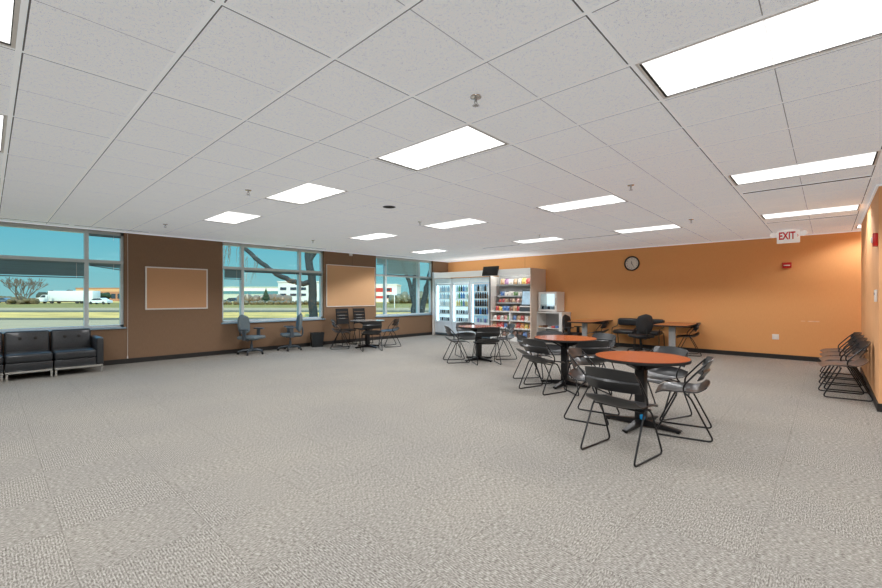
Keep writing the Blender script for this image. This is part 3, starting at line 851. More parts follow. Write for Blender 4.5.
# ------------------------------------------------------------------ tables
def round_table(x, y, r, rot, top, label, group='round cafe tables'):
    t = thing('round_table', label, 'table', (x, y, 0), rot, group)
    H = 0.745
    MB().lathe([(0, H), (r-0.004, H), (r-0.004, H-0.004), (0, H-0.004)], 64).build('tabletop', top, t)
    MB().lathe([(0, H-0.004), (r, H-0.003), (r+0.003, H-0.017), (r, H-0.032), (r-0.05, H-0.034), (0, H-0.034)], 64).build('table_edge', M['edge'], t)
    c = MB().box((0, 0, 0.38), (0.10, 0.10, 0.64), bevel=0.006)
    c.build('column', M['black'], t)
    b = MB()
    for k in range(4):
        mt = Matrix.Rotation(k*PI/2, 4, 'Z') @ Matrix.Rotation(PI/2, 4, 'X')
        b.prism([(0.04, 0.71), (0.30, 0.71), (0.30, 0.69), (0.05, 0.60)], -0.018, 0.018, mt)
    b.build('top_bracket', M['black'], t)
    for k in range(4):
        mt = Matrix.Rotation(k*PI/2, 4, 'Z') @ Matrix.Rotation(PI/2, 4, 'X')
        f = MB().prism([(0.0, 0.012), (0.0, 0.085), (0.12, 0.072), (0.40, 0.036), (r*0.84, 0.028), (r*0.84, 0.012)], -0.03, 0.03, mt)
        bmesh.ops.bevel(f.bm, geom=f.bm.edges[:], offset=0.006, segments=2, affect='EDGES')
        f.lathe([(0, 0), (0.018, 0), (0.018, 0.014), (0, 0.014)], 12, mt=Matrix.Rotation(k*PI/2, 4, 'Z') @ Matrix.Translation((r*0.78, 0, 0)))
        f.build('foot', M['black'], t)
    return t
round_table(4.772, 1.476, 0.465, R(-5), M['cherry'], 'round cherry table nearest the camera with a black cross base')
round_table(6.17, 3.04, 0.475, R(4), M['cherry'], 'second round cherry table, behind and left of the front one')
round_table(7.33, 5.64, 0.46, R(-8), M['cherry'], 'round table with a shiny cherry top in front of the coolers')
round_table(7.12, 9.34, 0.47, R(0), M['greytop'], 'small round table with a pale shiny top under the large board')
t_blue = thing('cable_tie', 'small bright blue tie on the column of the front cherry table', 'tie', (4.70, 1.44, 0.115))
MB().box((0, 0, 0), (0.03, 0.05, 0.05), bevel=0.008).build('tie', tint('blue_tie', (30, 140, 200)), t_blue)

def wall_table(x0, x1, y0, y1, leg, label):
    t = thing('wall_table', label, 'table', ((x0+x1)/2, (y0+y1)/2, 0), 0, 'honey tables against the orange wall')
    w, d = x1-x0, y1-y0; H = 0.74; rr = 0.12
    poly = [(w/2, -d/2), (w/2, d/2)]
    for k in range(7):
        a = PI/2+k*PI/12; poly.append((-w/2+rr+rr*math.cos(a), d/2-rr+rr*math.sin(a)))
    for k in range(7):
        a = PI+k*PI/12; poly.append((-w/2+rr+rr*math.cos(a), -d/2+rr+rr*math.sin(a)))
    MB().prism(poly, H-0.004, H).build('tabletop', M['oak'], t)
    MB().prism([(p[0]*1.002, p[1]*1.004) for p in poly], H-0.034, H-0.004).build('table_edge', M['edge'], t)
    MB().box((-w/2+leg, 0, 0.37), (0.05, 0.14, 0.67), bevel=0.008).build('leg', M['metal'], t)
    MB().box((-w/2+leg, 0, 0.018), (0.07, d*0.8, 0.036), bevel=0.008).build('foot', M['metal'], t)
    MB().box((w/2-0.03, 0, H-0.08), (0.06, d*0.7, 0.09), bevel=0.008).build('wall_cleat', M['edge'], t)
wall_table(10.45, 11.98, 4.46, 5.12, 0.42, 'honey wood table jutting from the orange wall beside the white cabinet')
wall_table(10.55, 12.0, 2.32, 3.02, 0.30, 'honey wood table jutting from the orange wall, right of the padded chairs')

# ------------------------------------------------------------------ sofa and bin
def sofa():
    t = thing('leather_sofa', 'black leather sofa with tufted backs on chrome legs under the left window', 'sofa', (0, 0, 0))
    y0, y1 = 9.83, 10.60
    xs = [(-0.42, 0.18), (0.19, 0.775), (0.785, 1.36)]
    for i, (a, b) in enumerate(xs):
        e = 0.10 if i == 2 else 0.0
        s = 0.10 if i == 0 else 0.0
        f = MB(); w = 0.028
        A, B = a-s+0.01, b+e-0.01
        f.b2(A, B, y0, y0+w, 0.118, 0.15); f.b2(A, B, y1-w, y1, 0.118, 0.15)
        f.b2(A, A+w, y0+w, y1-w, 0.118, 0.15); f.b2(B-w, B, y0+w, y1-w, 0.118, 0.15)
        for xx in (A, B-w):
            for yy in (y0, y1-w): f.b2(xx, xx+w, yy, yy+w, 0, 0.125)
        f.build('leg_frame', M['chrome'], t)
        MB().box(((a+b)/2, (y0+y1)/2+0.01, 0.218), (b-a-0.006, y1-y0-0.04, 0.136), bevel=0.012).build('seat_base', M['leather'], t)
        c = MB().box(((a+b)/2, y0+0.29, 0.36), (b-a-0.004, 0.60, 0.15), bevel=0.045, seg=4).smooth().build('seat_cushion', M['leather'], t)
        k = MB().box(((a+b)/2, y1-0.11, 0.55), (b-a-0.008, 0.17, 0.46), bevel=0.04, seg=4, rot=(R(-7), 0, 0)).smooth().build('back_cushion', M['leather'], t)
        for sx in (-0.10, 0.10):
            MB().lathe([(0, -0.004), (0.02, -0.003), (0.026, 0.004), (0, 0.010)], 14, mt=Matrix.Translation(((a+b)/2+sx, y1-0.215+0.0, 0.66)) @ Matrix.Rotation(PI/2, 4, 'X')).build('tuft_button', M['edge'], k)
    for a, b in ((1.355, 1.462), (-0.525, -0.418)):
        MB().box(((a+b)/2, (y0+y1)/2, 0.395), (b-a, y1-y0-0.01, 0.49), bevel=0.028, seg=3).build('armrest', M['leather'], t)
sofa()
t = thing('trash_bin', 'black plastic trash bin on the floor under the middle window corner', 'bin', (6.24, 10.47, 0), R(-20))
b = MB()
def rect_ring(w, d, z): return [b.bm.verts.new((sx*w/2, sy*d/2, z)) for sx, sy in ((-1, -1), (1, -1), (1, 1), (-1, 1))]
rs = [rect_ring(*q) for q in ((0.28, 0.19, 0.0), (0.345, 0.255, 0.375), (0.36, 0.27, 0.375), (0.36, 0.27, 0.395), (0.335, 0.245, 0.395), (0.27, 0.18, 0.01))]
b.bm.faces.new(rs[0][::-1]); b.bm.faces.new(rs[-1])
for A, B in zip(rs, rs[1:]):
    for k in range(4): b.bm.faces.new((A[k], A[(k+1) % 4], B[(k+1) % 4], B[k]))
b.build('bin_body', M['bin'], t)

# ------------------------------------------------------------------ coolers and snack market
XF = 11.13                      # front plane of the market run
def bottle_mesh(key, r, h, col):
    mb_ = MB().lathe([(0, 0), (r*0.95, 0), (r, 0.006), (r, h*0.62), (r*0.9, h*0.70), (r*0.42, h*0.88), (r*0.40, h*0.93), (r*0.46, h*0.93), (r*0.46, h), (0, h)], 12)
    o = mb_.build('drink_bottle', tint(key, col, 0.25)); COL.objects.unlink(o)
    return o
def can_mesh(key, r, h, col):
    mb_ = MB().lathe([(0, 0), (r*0.8, 0), (r, 0.01), (r, h-0.012), (r*0.82, h), (0, h-0.003)], 12)
    o = mb_.build('drink_can', tint(key, col, 0.25)); COL.objects.unlink(o)
    return o
BOT = {'cola': bottle_mesh('cola', 0.036, 0.225, (38, 24, 26)), 'water': bottle_mesh('water', 0.034, 0.215, (176, 205, 222)), 'milk white': bottle_mesh('milk', 0.036, 0.2, (232, 236, 236)),
       'green': bottle_mesh('green', 0.036, 0.215, (90, 160, 110)), 'blue': bottle_mesh('blue', 0.036, 0.215, (52, 120, 190)), 'yellow': bottle_mesh('yellow', 0.036, 0.21, (222, 204, 130))}
CAN = {'silver': can_mesh('silver_can', 0.033, 0.125, (160, 170, 180)), 'dark': can_mesh('dark_can', 0.033, 0.125, (52, 58, 74)), 'purple': can_mesh('purple_can', 0.033, 0.13, (150, 130, 190))}
ORD = ['first', 'second', 'third', 'fourth', 'fifth', 'sixth', 'seventh', 'eighth', 'ninth']
def item(proto, label, cat, loc, group, rz=0.0):
    o = proto.copy(); COL.objects.link(o); o.location = loc; o.rotation_euler = (0, 0, rz)
    return tag(o, label, cat, group)

def cooler(y0, y1, which, dark, rows):
    yc, w = (y0+y1)/2, y1-y0-0.012
    t = thing('glass_door_cooler', f'glass-door drinks cooler in the white market wall, {which} one', 'cooler', (XF, yc, 0), 0, 'glass-door drinks coolers')
    D, H = 0.78, 2.05
    c = MB()
    for s in (-1, 1): c.b2(0.06, D, s*w/2, s*(w/2-0.04), 0.10, H)
    c.b2(0.06, D, -w/2, w/2, H-0.06, H); c.b2(0.06, D, -w/2, w/2, 0.10, 0.48)
    c.build('cabinet', M['steel'], t)
    lin = M['cooler_in_dark'] if dark else M['cooler_in']
    MB().b2(D-0.03, D-0.01, -w/2+0.04, w/2-0.04, 0.48, H-0.06).b2(0.10, D-0.03, -w/2+0.04, -w/2+0.05, 0.48, H-0.06).b2(0.10, D-0.03, w/2-0.05, w/2-0.04, 0.48, H-0.06).build('lining', lin, t)
    MB().b2(0.03, 0.06, -w/2, w/2, 0.03, 0.10).build('kick_plate', M['cooler_dark'], t)
    g = MB().b2(0.02, 0.06, -w/2, w/2, 0.10, 0.46)
    for k in range(6): g.b2(0.012, 0.02, -w/2+0.06, w/2-0.06, 0.15+k*0.045, 0.165+k*0.045)
    g.build('front_grille', M['steel'], t)
    d = MB(); fw = 0.055
    d.b2(0, 0.05, -w/2+0.005, -w/2+fw, 0.47, 1.86); d.b2(0, 0.05, w/2-fw, w/2-0.005, 0.47, 1.86)
    d.b2(0, 0.05, -w/2+fw, w/2-fw, 0.47, 0.53); d.b2(0, 0.05, -w/2+fw, w/2-fw, 1.81, 1.86)
    dr = d.build('door', M['steel'], t)
    MB().b2(0.022, 0.028, -w/2+fw, w/2-fw, 0.53, 1.81).build('door_glass', M['cooler_glass'], dr)
    MB().b2(-0.03, 0.0, -w/2+0.02, -w/2+0.04, 0.85, 1.45).build('door_handle', M['chrome'], dr)
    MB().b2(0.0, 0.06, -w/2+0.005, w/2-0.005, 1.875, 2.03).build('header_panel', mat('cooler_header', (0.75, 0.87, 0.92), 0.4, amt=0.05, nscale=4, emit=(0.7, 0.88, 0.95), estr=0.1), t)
    MB().b2(0.07, 0.10, w/2-0.085, w/2-0.06, 0.53, 1.81).build('light_strip', M['led'], t)
    zs = [0.53, 0.80, 1.07, 1.33, 1.58]
    for z in zs:
        sh = MB().b2(0.12, D-0.04, -w/2+0.05, w/2-0.05, z-0.012, z).b2(0.105, 0.12, -w/2+0.05, w/2-0.05, z-0.03, z+0.006)
        sh.build('shelf', M['white'], t)
    shelf_names = ['bottom', 'second', 'middle', 'fourth', 'top']
    for zi, (z, kinds) in enumerate(zip(zs, rows)):
        if not kinds: continue
        n = 7
        for k in range(n):
            yy = yc + (w/2-0.12) - k*(w-0.22)/(n-1)
            kind = kinds[k % len(kinds)]
            proto = BOT.get(kind) or CAN[kind]
            nm = 'can' if kind in CAN else 'bottle'
            item(proto, f'{kind} drink {nm}, {ORD[k]} from the left on the {shelf_names[zi]} shelf of the {which} cooler', nm,
                 (XF+0.19, yy, z), f'drinks in the {which} cooler')
cooler(9.80, 10.60, 'left', False, [['silver', 'dark', 'silver'], ['silver', 'dark', 'dark'], ['milk white', 'milk white', 'water'], ['water', 'milk white'], ['milk white', 'water', 'water']])
cooler(8.955, 9.795, 'middle', False, [['silver', 'dark', 'dark', 'silver'], ['dark', 'silver', 'dark'], ['yellow', 'yellow', 'green', 'blue'], ['milk white', 'green', 'blue', 'blue'], ['water', 'green', 'cola', 'blue']])
cooler(8.13, 8.95, 'right', True, [['milk white', 'purple', 'silver'], ['cola', 'cola', 'blue'], ['cola'], ['cola', 'cola', 'cola'], ['water', 'cola', 'milk white']])

# white market cabinet around them
mk = thing('market_cabinet', 'white market cabinet with snack shelves built around the coolers', 'cabinet', (XF, 0, 0))
yR, yL, yB = 6.58, 10.70, 8.10
MB().b2(0.0, 0.90, yR, yR+0.035, 0, 2.27).build('side_panel', M['panel'], mk)
MB().b2(-0.01, 0.90, yL-0.075, yL, 0, 2.30).build('side_panel', M['white'], mk)
MB().b2(0.0, 0.03, yR+0.035, yL-0.075, 2.075, 2.27).b2(0.03, 0.9, yR+0.035, yL-0.075, 2.25, 2.27).build('header', M['glow_white'], mk)
MB().b2(0.03, 0.88, yB, yB+0.022, 0, 2.07).build('divider_panel', M['white'], mk)
MB().b2(0.0, 0.03, yB, yB+0.022, 0, 2.07).build('divider_edge', M['cooler_dark'], mk)
sw = MB().b2(0.52, 0.55, yR+0.035, yB, 0.95, 2.25)
for k in range(11): sw.b2(0.512, 0.52, yR+0.04, yB-0.005, 1.0+k*0.1, 1.085+k*0.1)
sw.build('slatwall', M['slat'], mk)
MB().b2(0.02, 0.52, yR+0.035, yB, 0.905, 0.94).build('counter', M['white'], mk)
cb = MB()
ym = (yR+yB)/2+0.02
for z in (0.645, 0.40, 0.12): cb.b2(0.02, 0.52, yR+0.035, yB, z-0.02, z+0.012)
cb.b2(0.02, 0.52, ym-0.02, ym+0.02, 0.0, 0.905); cb.b2(0.02, 0.05, yR+0.035, yB, 0, 0.10); cb.b2(0.5, 0.52, yR+0.035, yB, 0, 0.905)
cb.build('cubby_shelf', M['white'], mk)
MB().b2(0.06, 0.12, yR+0.08, yB-0.05, 2.12, 2.14).build('bay_light', M['bay_led'], mk)
for z in (1.78, 1.42, 1.20):
    MB().b2(0.30, 0.512, yR+0.06, yB-0.04, z-0.012, z).b2(0.295, 0.30, yR+0.06, yB-0.04, z-0.03, z+0.015).build('wire_shelf', M['metal'], mk)
# snack packages
PAL = [('red', (196, 44, 40)), ('orange', (226, 128, 44)), ('yellow', (232, 196, 72)), ('white', (236, 230, 220)), ('tan', (190, 148, 104)),
       ('purple', (150, 96, 150)), ('green', (92, 142, 74)), ('blue', (58, 104, 176)), ('brown', (112, 66, 46)), ('pink', (226, 150, 140))]
PC = {k: tuple(int(c*0.80+40) for c in v) for k, v in PAL}
bags = {}
def bag_mat(name, rgb):
    k = 'pack_' + name
    if k in M: return M[k]
    m, nt, out = new_mat('printed_' + name); b = N(nt, 'ShaderNodeBsdfPrincipled')
    v = N(nt, 'ShaderNodeTexVoronoi'); v.inputs['Scale'].default_value = 16
    nt.links.new(coords(nt, (1, 1, 0.7)), v.inputs['Vector'])
    sp_ = N(nt, 'ShaderNodeSeparateColor'); nt.links.new(v.outputs['Color'], sp_.inputs[0])
    base = srgb(*rgb); pale = srgb(*[int(c*0.35+150) for c in rgb]); dark = tuple(c*0.35 for c in base)
    c = ramp(nt, sp_.outputs[0], [(0.0, dark), (0.2, base), (0.62, base), (0.72, pale), (1.0, srgb(236, 228, 210))])
    nt.links.new(c, b.inputs['Base Color']); b.inputs['Roughness'].default_value = 0.3
    nt.links.new(b.outputs[0], out.inputs['Surface']); M[k] = m
    return m
def bag(col, w, h):
    k = (col, w, h)
    if k not in bags:
        o = MB().pillow((0, 0, h/2), (w, w*0.42, h), 0.45, 6).build('snack_bag', bag_mat(col, PC[col])); COL.objects.unlink(o); bags[k] = o
    return bags[k]
boxes = {}
def carton(col, w, d, h):
    k = (col, w, d, h)
    if k not in boxes:
        o = MB().box((0, 0, h/2), (d, w, h), bevel=0.004).box((-d/2-0.0005, 0, h*0.55), (0.001, w*0.7, h*0.35)).build('snack_box', bag_mat(col, PC[col])); COL.objects.unlink(o); boxes[k] = o
    return boxes[k]
def row_of(kind, cols, ya, yb, x, z, where, size, lean=0.0):
    n = len(cols)
    for k, c in enumerate(cols):
        y = yb - (k+0.5)*(yb-ya)/n
        pr = bag(c, *size) if kind == 'bag' else carton(c, *size)
        o = item(pr, f'{c} snack {kind}, {ORD[k]} from the left {where}', 'snack ' + kind, (x, y, z), f'snacks {where}', random.uniform(-0.3, 0.3) if kind == 'bag' else random.uniform(-0.1, 0.1))
        sc_ = random.uniform(0.84, 1.08); o.scale = (1, random.uniform(0.9, 1.05), sc_)
        o.rotation_euler.y = lean
yl, yr = yB-0.06, yR+0.07
row_of('bag', ['tan', 'purple', 'white', 'tan', 'white', 'yellow', 'red', 'pink'], yr, yl-0.10, XF+0.36, 1.782, 'on the top rack of the snack wall', (0.155, 0.21), R(10))
row_of('box', ['blue', 'white', 'white', 'green', 'white'], yr+0.45, yl-0.1, XF+0.40, 1.422, 'on the second rack of the snack wall', (0.16, 0.08, 0.14))
row_of('bag', ['red', 'red', 'tan', 'brown', 'tan', 'pink', 'tan'], yr+0.42, yl, XF+0.36, 1.202, 'on the third rack of the snack wall', (0.12, 0.15), R(12))
row_of('box', ['red', 'yellow', 'blue', 'blue', 'brown', 'tan', 'red'], yr+0.45, yl, XF+0.28, 0.942, 'on the snack counter', (0.12, 0.10, 0.16))
cub = [(ym+0.03, yB-0.02, 0.657, 'in the upper left cubby', ['white', 'red', 'white', 'pink', 'green']), (yr-0.03, ym-0.03, 0.657, 'in the upper right cubby', ['blue', 'tan', 'red', 'white', 'tan']),
       (ym+0.03, yB-0.02, 0.412, 'in the middle left cubby', ['tan', 'red', 'red', 'blue', 'brown']), (yr-0.03, ym-0.03, 0.412, 'in the middle right cubby', ['tan', 'red', 'orange', 'yellow', 'orange']),
       (ym+0.03, yB-0.02, 0.132, 'in the lower left cubby', ['brown', 'white', 'brown', 'tan']), (yr-0.03, ym-0.03, 0.132, 'in the lower right cubby', ['brown', 'brown', 'blue', 'brown'])]
for a, b_, z, w_, cols in cub:
    row_of('bag', cols, a, b_, XF+0.14, z, w_, (0.135, 0.17), R(14))
# payment kiosk
t = thing('payment_kiosk', 'slanted self-checkout kiosk with a pale blue screen on the snack counter', 'kiosk', (XF+0.16, 6.86, 0.94), R(14))
MB().box((0.06, 0, 0.07), (0.30, 0.34, 0.14), bevel=0.012).build('kiosk_base', M['darkplast'], t)
MB().box((-0.02, 0, 0.155), (0.22, 0.32, 0.03), bevel=0.006).build('scanner_tray', M['white'], t)
MB().box((0.10, 0, 0.42), (0.045, 0.31, 0.52), rot=(0, R(14), 0), bevel=0.01).build('screen_housing', M['darkplast'], t)
MB().box((0.077, 0, 0.42), (0.006, 0.27, 0.42), rot=(0, R(14), 0)).build('screen', M['screen'], t)
# hanging screen
t = thing('wall_monitor', 'small black flat monitor tilted down on the market cabinet header', 'monitor', (XF-0.13, 7.99, 2.225))
MB().box((0, 0, 0), (0.045, 0.60, 0.31), rot=(0, R(16), 0), bevel=0.006).build('monitor_case', M['edge'], t)
MB().box((-0.023, 0, -0.006), (0.003, 0.57, 0.28), rot=(0, R(16), 0)).build('screen', M['tv'], t)
MB().tube([(0.0, 0, -0.02), (0.13, 0, -0.05)], 0.018, 8).box((0.122, 0, -0.05), (0.012, 0.10, 0.10)).build('bracket', M['black'], t)

# strip lamp lying on top of the coolers, lighting the corner above
sl = bpy.data.lights.new('strip_lamp', 'AREA'); sl.shape = 'RECTANGLE'; sl.size = 0.25; sl.size_y = 3.6; sl.energy = 4.5; sl.color = (1, 0.95, 0.86)
slo = bpy.data.objects.new('strip_lamp', sl); COL.objects.link(slo); slo.location = (XF+0.45, 8.7, 2.31); slo.rotation_euler = (PI, 0, 0)
# low white cabinet with the compact fridge on it
t = thing('low_cabinet', 'low white open cabinet right of the snack shelves, carrying the small fridge', 'cabinet', (11.46, 0, 0))
ya, yb = 5.74, 6.575
MB().b2(-0.01, 0.58, ya, yb, 0.90, 0.935).build('cabinet_top', M['white'], t)
MB().b2(0, 0.57, ya, ya+0.10, 0, 0.90).build('side_panel', M['white'], t)
MB().b2(0, 0.57, yb-0.02, yb, 0, 0.90).build('side_panel', M['white'], t)
MB().b2(0.55, 0.57, ya+0.10, yb-0.02, 0, 0.90).build('back_panel', M['slat'], t)
for z in (0.455, 0.10): MB().b2(0.005, 0.55, ya+0.10, yb-0.02, z-0.02, z).build('shelf', M['white'], t)
t = thing('compact_fridge', 'white compact fridge with a glowing glass door on the low cabinet', 'fridge', (11.47, 6.22, 0.935))
b = MB()
b.b2(0.03, 0.50, -0.30, -0.27, 0.02, 0.61); b.b2(0.03, 0.50, 0.27, 0.30, 0.02, 0.61); b.b2(0.03, 0.50, -0.27, 0.27, 0.02, 0.05); b.b2(0.03, 0.50, -0.27, 0.27, 0.58, 0.61)
b.b2(0.47, 0.50, -0.27, 0.27, 0.05, 0.58)
for sx in (0.06, 0.46):
    for sy in (-0.26, 0.26): b.b2(sx-0.015, sx+0.015, sy-0.015, sy+0.015, 0, 0.02)
b.build('fridge_body', M['white'], t)
MB().b2(0.455, 0.468, -0.26, 0.26, 0.06, 0.57).build('lit_back', M['fridge_face'], t)
d = MB(); d.b2(0, 0.03, -0.30, -0.235, 0.02, 0.61); d.b2(0, 0.03, 0.235, 0.30, 0.02, 0.61); d.b2(0, 0.03, -0.235, 0.235, 0.02, 0.08); d.b2(0, 0.03, -0.235, 0.235, 0.55, 0.61)
dr = d.build('door', M['white'], t)
MB().b2(0.012, 0.018, -0.235, 0.235, 0.08, 0.55).build('door_glass', M['cooler_glass'], dr)
MB().b2(-0.02, 0.0, -0.285, -0.27, 0.2, 0.42).build('door_handle', M['chrome'], dr)
MB().b2(0.05, 0.44, -0.265, 0.265, 0.20, 0.208).build('wire_shelf', M['metal'], t)
for k in range(7):
    item(CAN['silver' if k % 3 else 'dark'], f'{"silver" if k % 3 else "dark"} drink can, {ORD[k]} from the left in the compact fridge', 'can', (11.47+0.10, 6.22+0.21-k*0.07, 0.986), 'cans in the compact fridge')
for k, (kind, c, sz) in enumerate([('box', 'tan', (0.13, 0.12, 0.05)), ('box', 'brown', (0.12, 0.12, 0.07)), ('box', 'white', (0.12, 0.14, 0.03)), ('box', 'red', (0.15, 0.12, 0.06)), ('box', 'blue', (0.17, 0.14, 0.07))]):
    item(carton(c, *sz), f'{c} snack {kind} lying on the shelf of the low white cabinet', 'snack box', (11.58, 6.48-k*0.145, 0.456), 'boxes on the low cabinet shelf')

# ------------------------------------------------------------------ outdoors
RT = Vector((math.sin(YAW), -math.cos(YAW), 0)); FW = Vector((math.cos(YAW), math.sin(YAW), 0))
GZ = -0.2
def od(px, d): return RT*((px-441)/418.84*d) + FW*d
RZ = YAW - PI/2                  # turns local x along the far road
g = MB(); g.b2(-260, 420, WY+0.23, 700, GZ-0.2, GZ)
tag(g.build('lawn', M['grass'], kind='structure'), 'wide dry lawn outside the windows', 'lawn')
def strip(name, d0, d1, m, z, skew=0.0):
    o = MB()
    a, b, c, d = (RT*-300 + FW*(d0-300*skew)), (RT*300 + FW*(d0+300*skew)), (RT*300 + FW*(d1+300*skew)), (RT*-300 + FW*(d1-300*skew))
    lo = [o.bm.verts.new((*p.xy, GZ-0.1)) for p in (a, b, c, d)]; hi = [o.bm.verts.new((*p.xy, GZ+z)) for p in (a, b, c, d)]
    o.bm.faces.new(hi); o.bm.faces.new(lo[::-1])
    for k in range(4): o.bm.faces.new((lo[k], lo[(k+1) % 4], hi[(k+1) % 4], hi[k]))
    return o.build(name, m, kind='structure')
strip('road', 20.8, 29, M['road'], 0.01, -0.01)
strip('road', 50, 62, M['road'], 0.012)
strip('verge', 63, 120, M['grass2'], 0.008)
strip('verge', 44, 50, M['brush'], 0.010)
strip('verge', 29, 32, M['brush'], 0.010)

def lowbuilding(name, pxa, pxb, d, h, m, label, bands=(), windows=(), roof=None, depth=14):
    a, b = od(pxa, d), od(pxb, d); w = (b-a).length
    t = thing(name, label, 'building', ((a+b)/2 + FW*depth/2).to_tuple()[:2] + (GZ,), RZ)
    MB().b2(-w/2, w/2, -depth/2, depth/2, 0, h).build('walls', m, t)
    MB().b2(-w/2-0.2, w/2+0.2, -depth/2-0.2, depth/2+0.2, h, h+0.35).build('roof', roof or m, t)
    for z0_, z1_, mm in bands: MB().b2(-w/2, w/2, -depth/2-0.06, -depth/2, z0_, z1_).build('wall_band', mm, t)
    for x0, x1, z0_, z1_ in windows:
        MB().b2(-w/2+x0*w, -w/2+x1*w, -depth/2-0.10, -depth/2-0.07, z0_, z1_).build('window', M['bwin'], t)
    return t
def hpx(px, d): return px*d/418.84
lowbuilding('warehouse', 150, 281, 150, hpx(14, 150), M['bgrey'], 'long low pale warehouse with a teal band seen through the middle window', bands=[(hpx(10.6, 150), hpx(14, 150), M['bwhite']), (hpx(7.6, 150), hpx(10.4, 150), M['teal'])])
wins = []
for r_, (za, zb) in enumerate(((12.8, 15.5), (7.0, 9.2))):
    for x0 in (0.05, 0.28, 0.50, 0.74): wins.append((x0, x0+0.14, hpx(za, 118), hpx(zb, 118)))
lowbuilding('office_building', 278, 322, 118, hpx(20.5, 118), M['bwhite'], 'white two-storey office building with dark windows outside the middle window', windows=wins)
wins = [(x0, x0+0.16, hpx(za, 140), hpx(zb, 140)) for za, zb in ((11, 13.5), (4, 7)) for x0 in (0.62, 0.82)]
lowbuilding('office_building', 366, 397, 140, hpx(17, 140), M['bwhite'], 'white building with red panels seen through the third window', bands=[(hpx(10, 140), hpx(14, 140), M['bred']), (hpx(3.5, 140), hpx(6, 140), M['bred'])], windows=wins)
lowbuilding('brick_building', 76, 140, 170, hpx(12.5, 170), M['brick'], 'long tan brick building behind the white truck', bands=[(hpx(9.5, 170), hpx(12.5, 170), tint('cornice', (216, 166, 120)))], windows=[(0.55+0.1*k, 0.62+0.1*k, 1.0, 3.0) for k in range(4)])

# bare shrubs, hedges and trees
def tree_seg(b, p, v, r, depth, rng, spread=0.55, shrink=0.72, lo=0.02):
    q = p + v
    b.tube([p, p+v*0.5+Vector((rng.uniform(-1, 1), rng.uniform(-1, 1), 0))*v.length*0.06, q], r, 6 if r > 0.05 else 4, r1=max(lo, r*0.7))
    if depth == 0: return
    for k in range(rng.choice((2, 3))):
        d = v.normalized() + Vector((rng.uniform(-1, 1), rng.uniform(-1, 1), rng.uniform(-0.3, 0.7)))*spread
        tree_seg(b, q, d.normalized()*v.length*shrink*rng.uniform(0.8, 1.15), max(lo, r*0.62), depth-1, rng, spread, shrink, lo)
rng = random.Random(3)
p = od(23, 95)
t = thing('bare_shrub', 'bare multi-stemmed tree beyond the road outside the left window', 'tree', (p.x, p.y, GZ))
b = MB()
for k in range(8):
    a = k*PI/4+0.2
    tree_seg(b, Vector((math.cos(a)*0.3, math.sin(a)*0.3, 0)), Vector((math.cos(a)*0.9, math.sin(a)*0.9, 1.9)), 0.13, 4, rng, 0.5, 0.72, 0.03)
b.build('branches', M['twig'], t)
b = MB()
for k in range(30): b.blob((rng.uniform(-2.2, 2.2), rng.uniform(-1.5, 1.5), rng.uniform(0.2, 1.0)), (0.7, 0.6, 0.5), 2, 0.25, rng)
b.build('undergrowth', M['brush'], t)
def hedge(pxa, pxb, d, h, m, label, name='hedge'):
    a, b_ = od(pxa, d), od(pxb, d); w = (b_-a).length; c = (a+b_)/2
    t = thing(name, label, 'hedge', (c.x, c.y, GZ), RZ)
    rg = random.Random(int(pxa*7)); o = MB(); n = max(6, int(w/h*2.2))
    for k in range(n):
        hh = h*rg.uniform(0.75, 1.08)
        o.blob((-w/2+(k+0.5)*w/n, rg.uniform(-0.8, 0.8), hh*0.45), (w/n*0.9, h*0.6, hh*0.55), 2, 0.16, rg)
    o.build('foliage', m, t)
hedge(40, 70, 160, hpx(11, 160), M['hedge'], 'dark distant hedge behind the white truck')
hedge(-30, 22, 130, hpx(7, 130), M['brush'], 'brown scrub at the left behind the bare tree')
hedge(238, 290, 112, hpx(9, 112), tint('scrub', (132, 112, 90)), 'brown leafless scrub before the white office building')
hedge(216, 330, 88, hpx(4.5, 88), tint('lowbrush', (120, 104, 74)), 'low brown brush line beyond the road in the middle window')
hedge(390, 436, 105, hpx(12, 105), tint('scrub2', (120, 112, 84)), 'brown scrub outside the third window')
p = od(266, 108); h = hpx(14, 108)
t = thing('pine_tree', 'dark green conical pine outside the middle window', 'tree', (p.x, p.y, GZ))
b = MB(); rg = random.Random(5)
for k in range(9):
    z = h*(0.12+0.1*k); rr = hpx(6.2, 108)*(1-k/9.5)
    n = 16; ring = [b.bm.verts.new((rr*rg.uniform(0.75, 1.1)*math.cos(2*PI*i/n), rr*rg.uniform(0.75, 1.1)*math.sin(2*PI*i/n), z-rg.uniform(0, 0.25))) for i in range(n)]
    tip = b.bm.verts.new((0, 0, z+h*0.2)); bot = b.bm.verts.new((0, 0, z))
    for i in range(n): b.bm.faces.new((ring[i], ring[(i+1) % n], tip)); b.bm.faces.new((ring[(i+1) % n], ring[i], bot))
b.build('foliage', M['pine'], t)
MB().tube([(0, 0, 0), (0, 0, h*0.3)], 0.2, 8).build('trunk', M['bark'], t)
p = od(104, 112); h = hpx(11, 112)
t = thing('round_shrub', 'dark green shrub behind the white car', 'shrub', (p.x, p.y, GZ))
b = MB(); rg = random.Random(8)
for k in range(14): b.blob((rg.uniform(-0.9, 0.9), rg.uniform(-0.9, 0.9), rg.uniform(0.4, h-0.5)), (0.75, 0.75, 0.6), 2, 0.2, rg)
b.build('foliage', M['pine'], t)

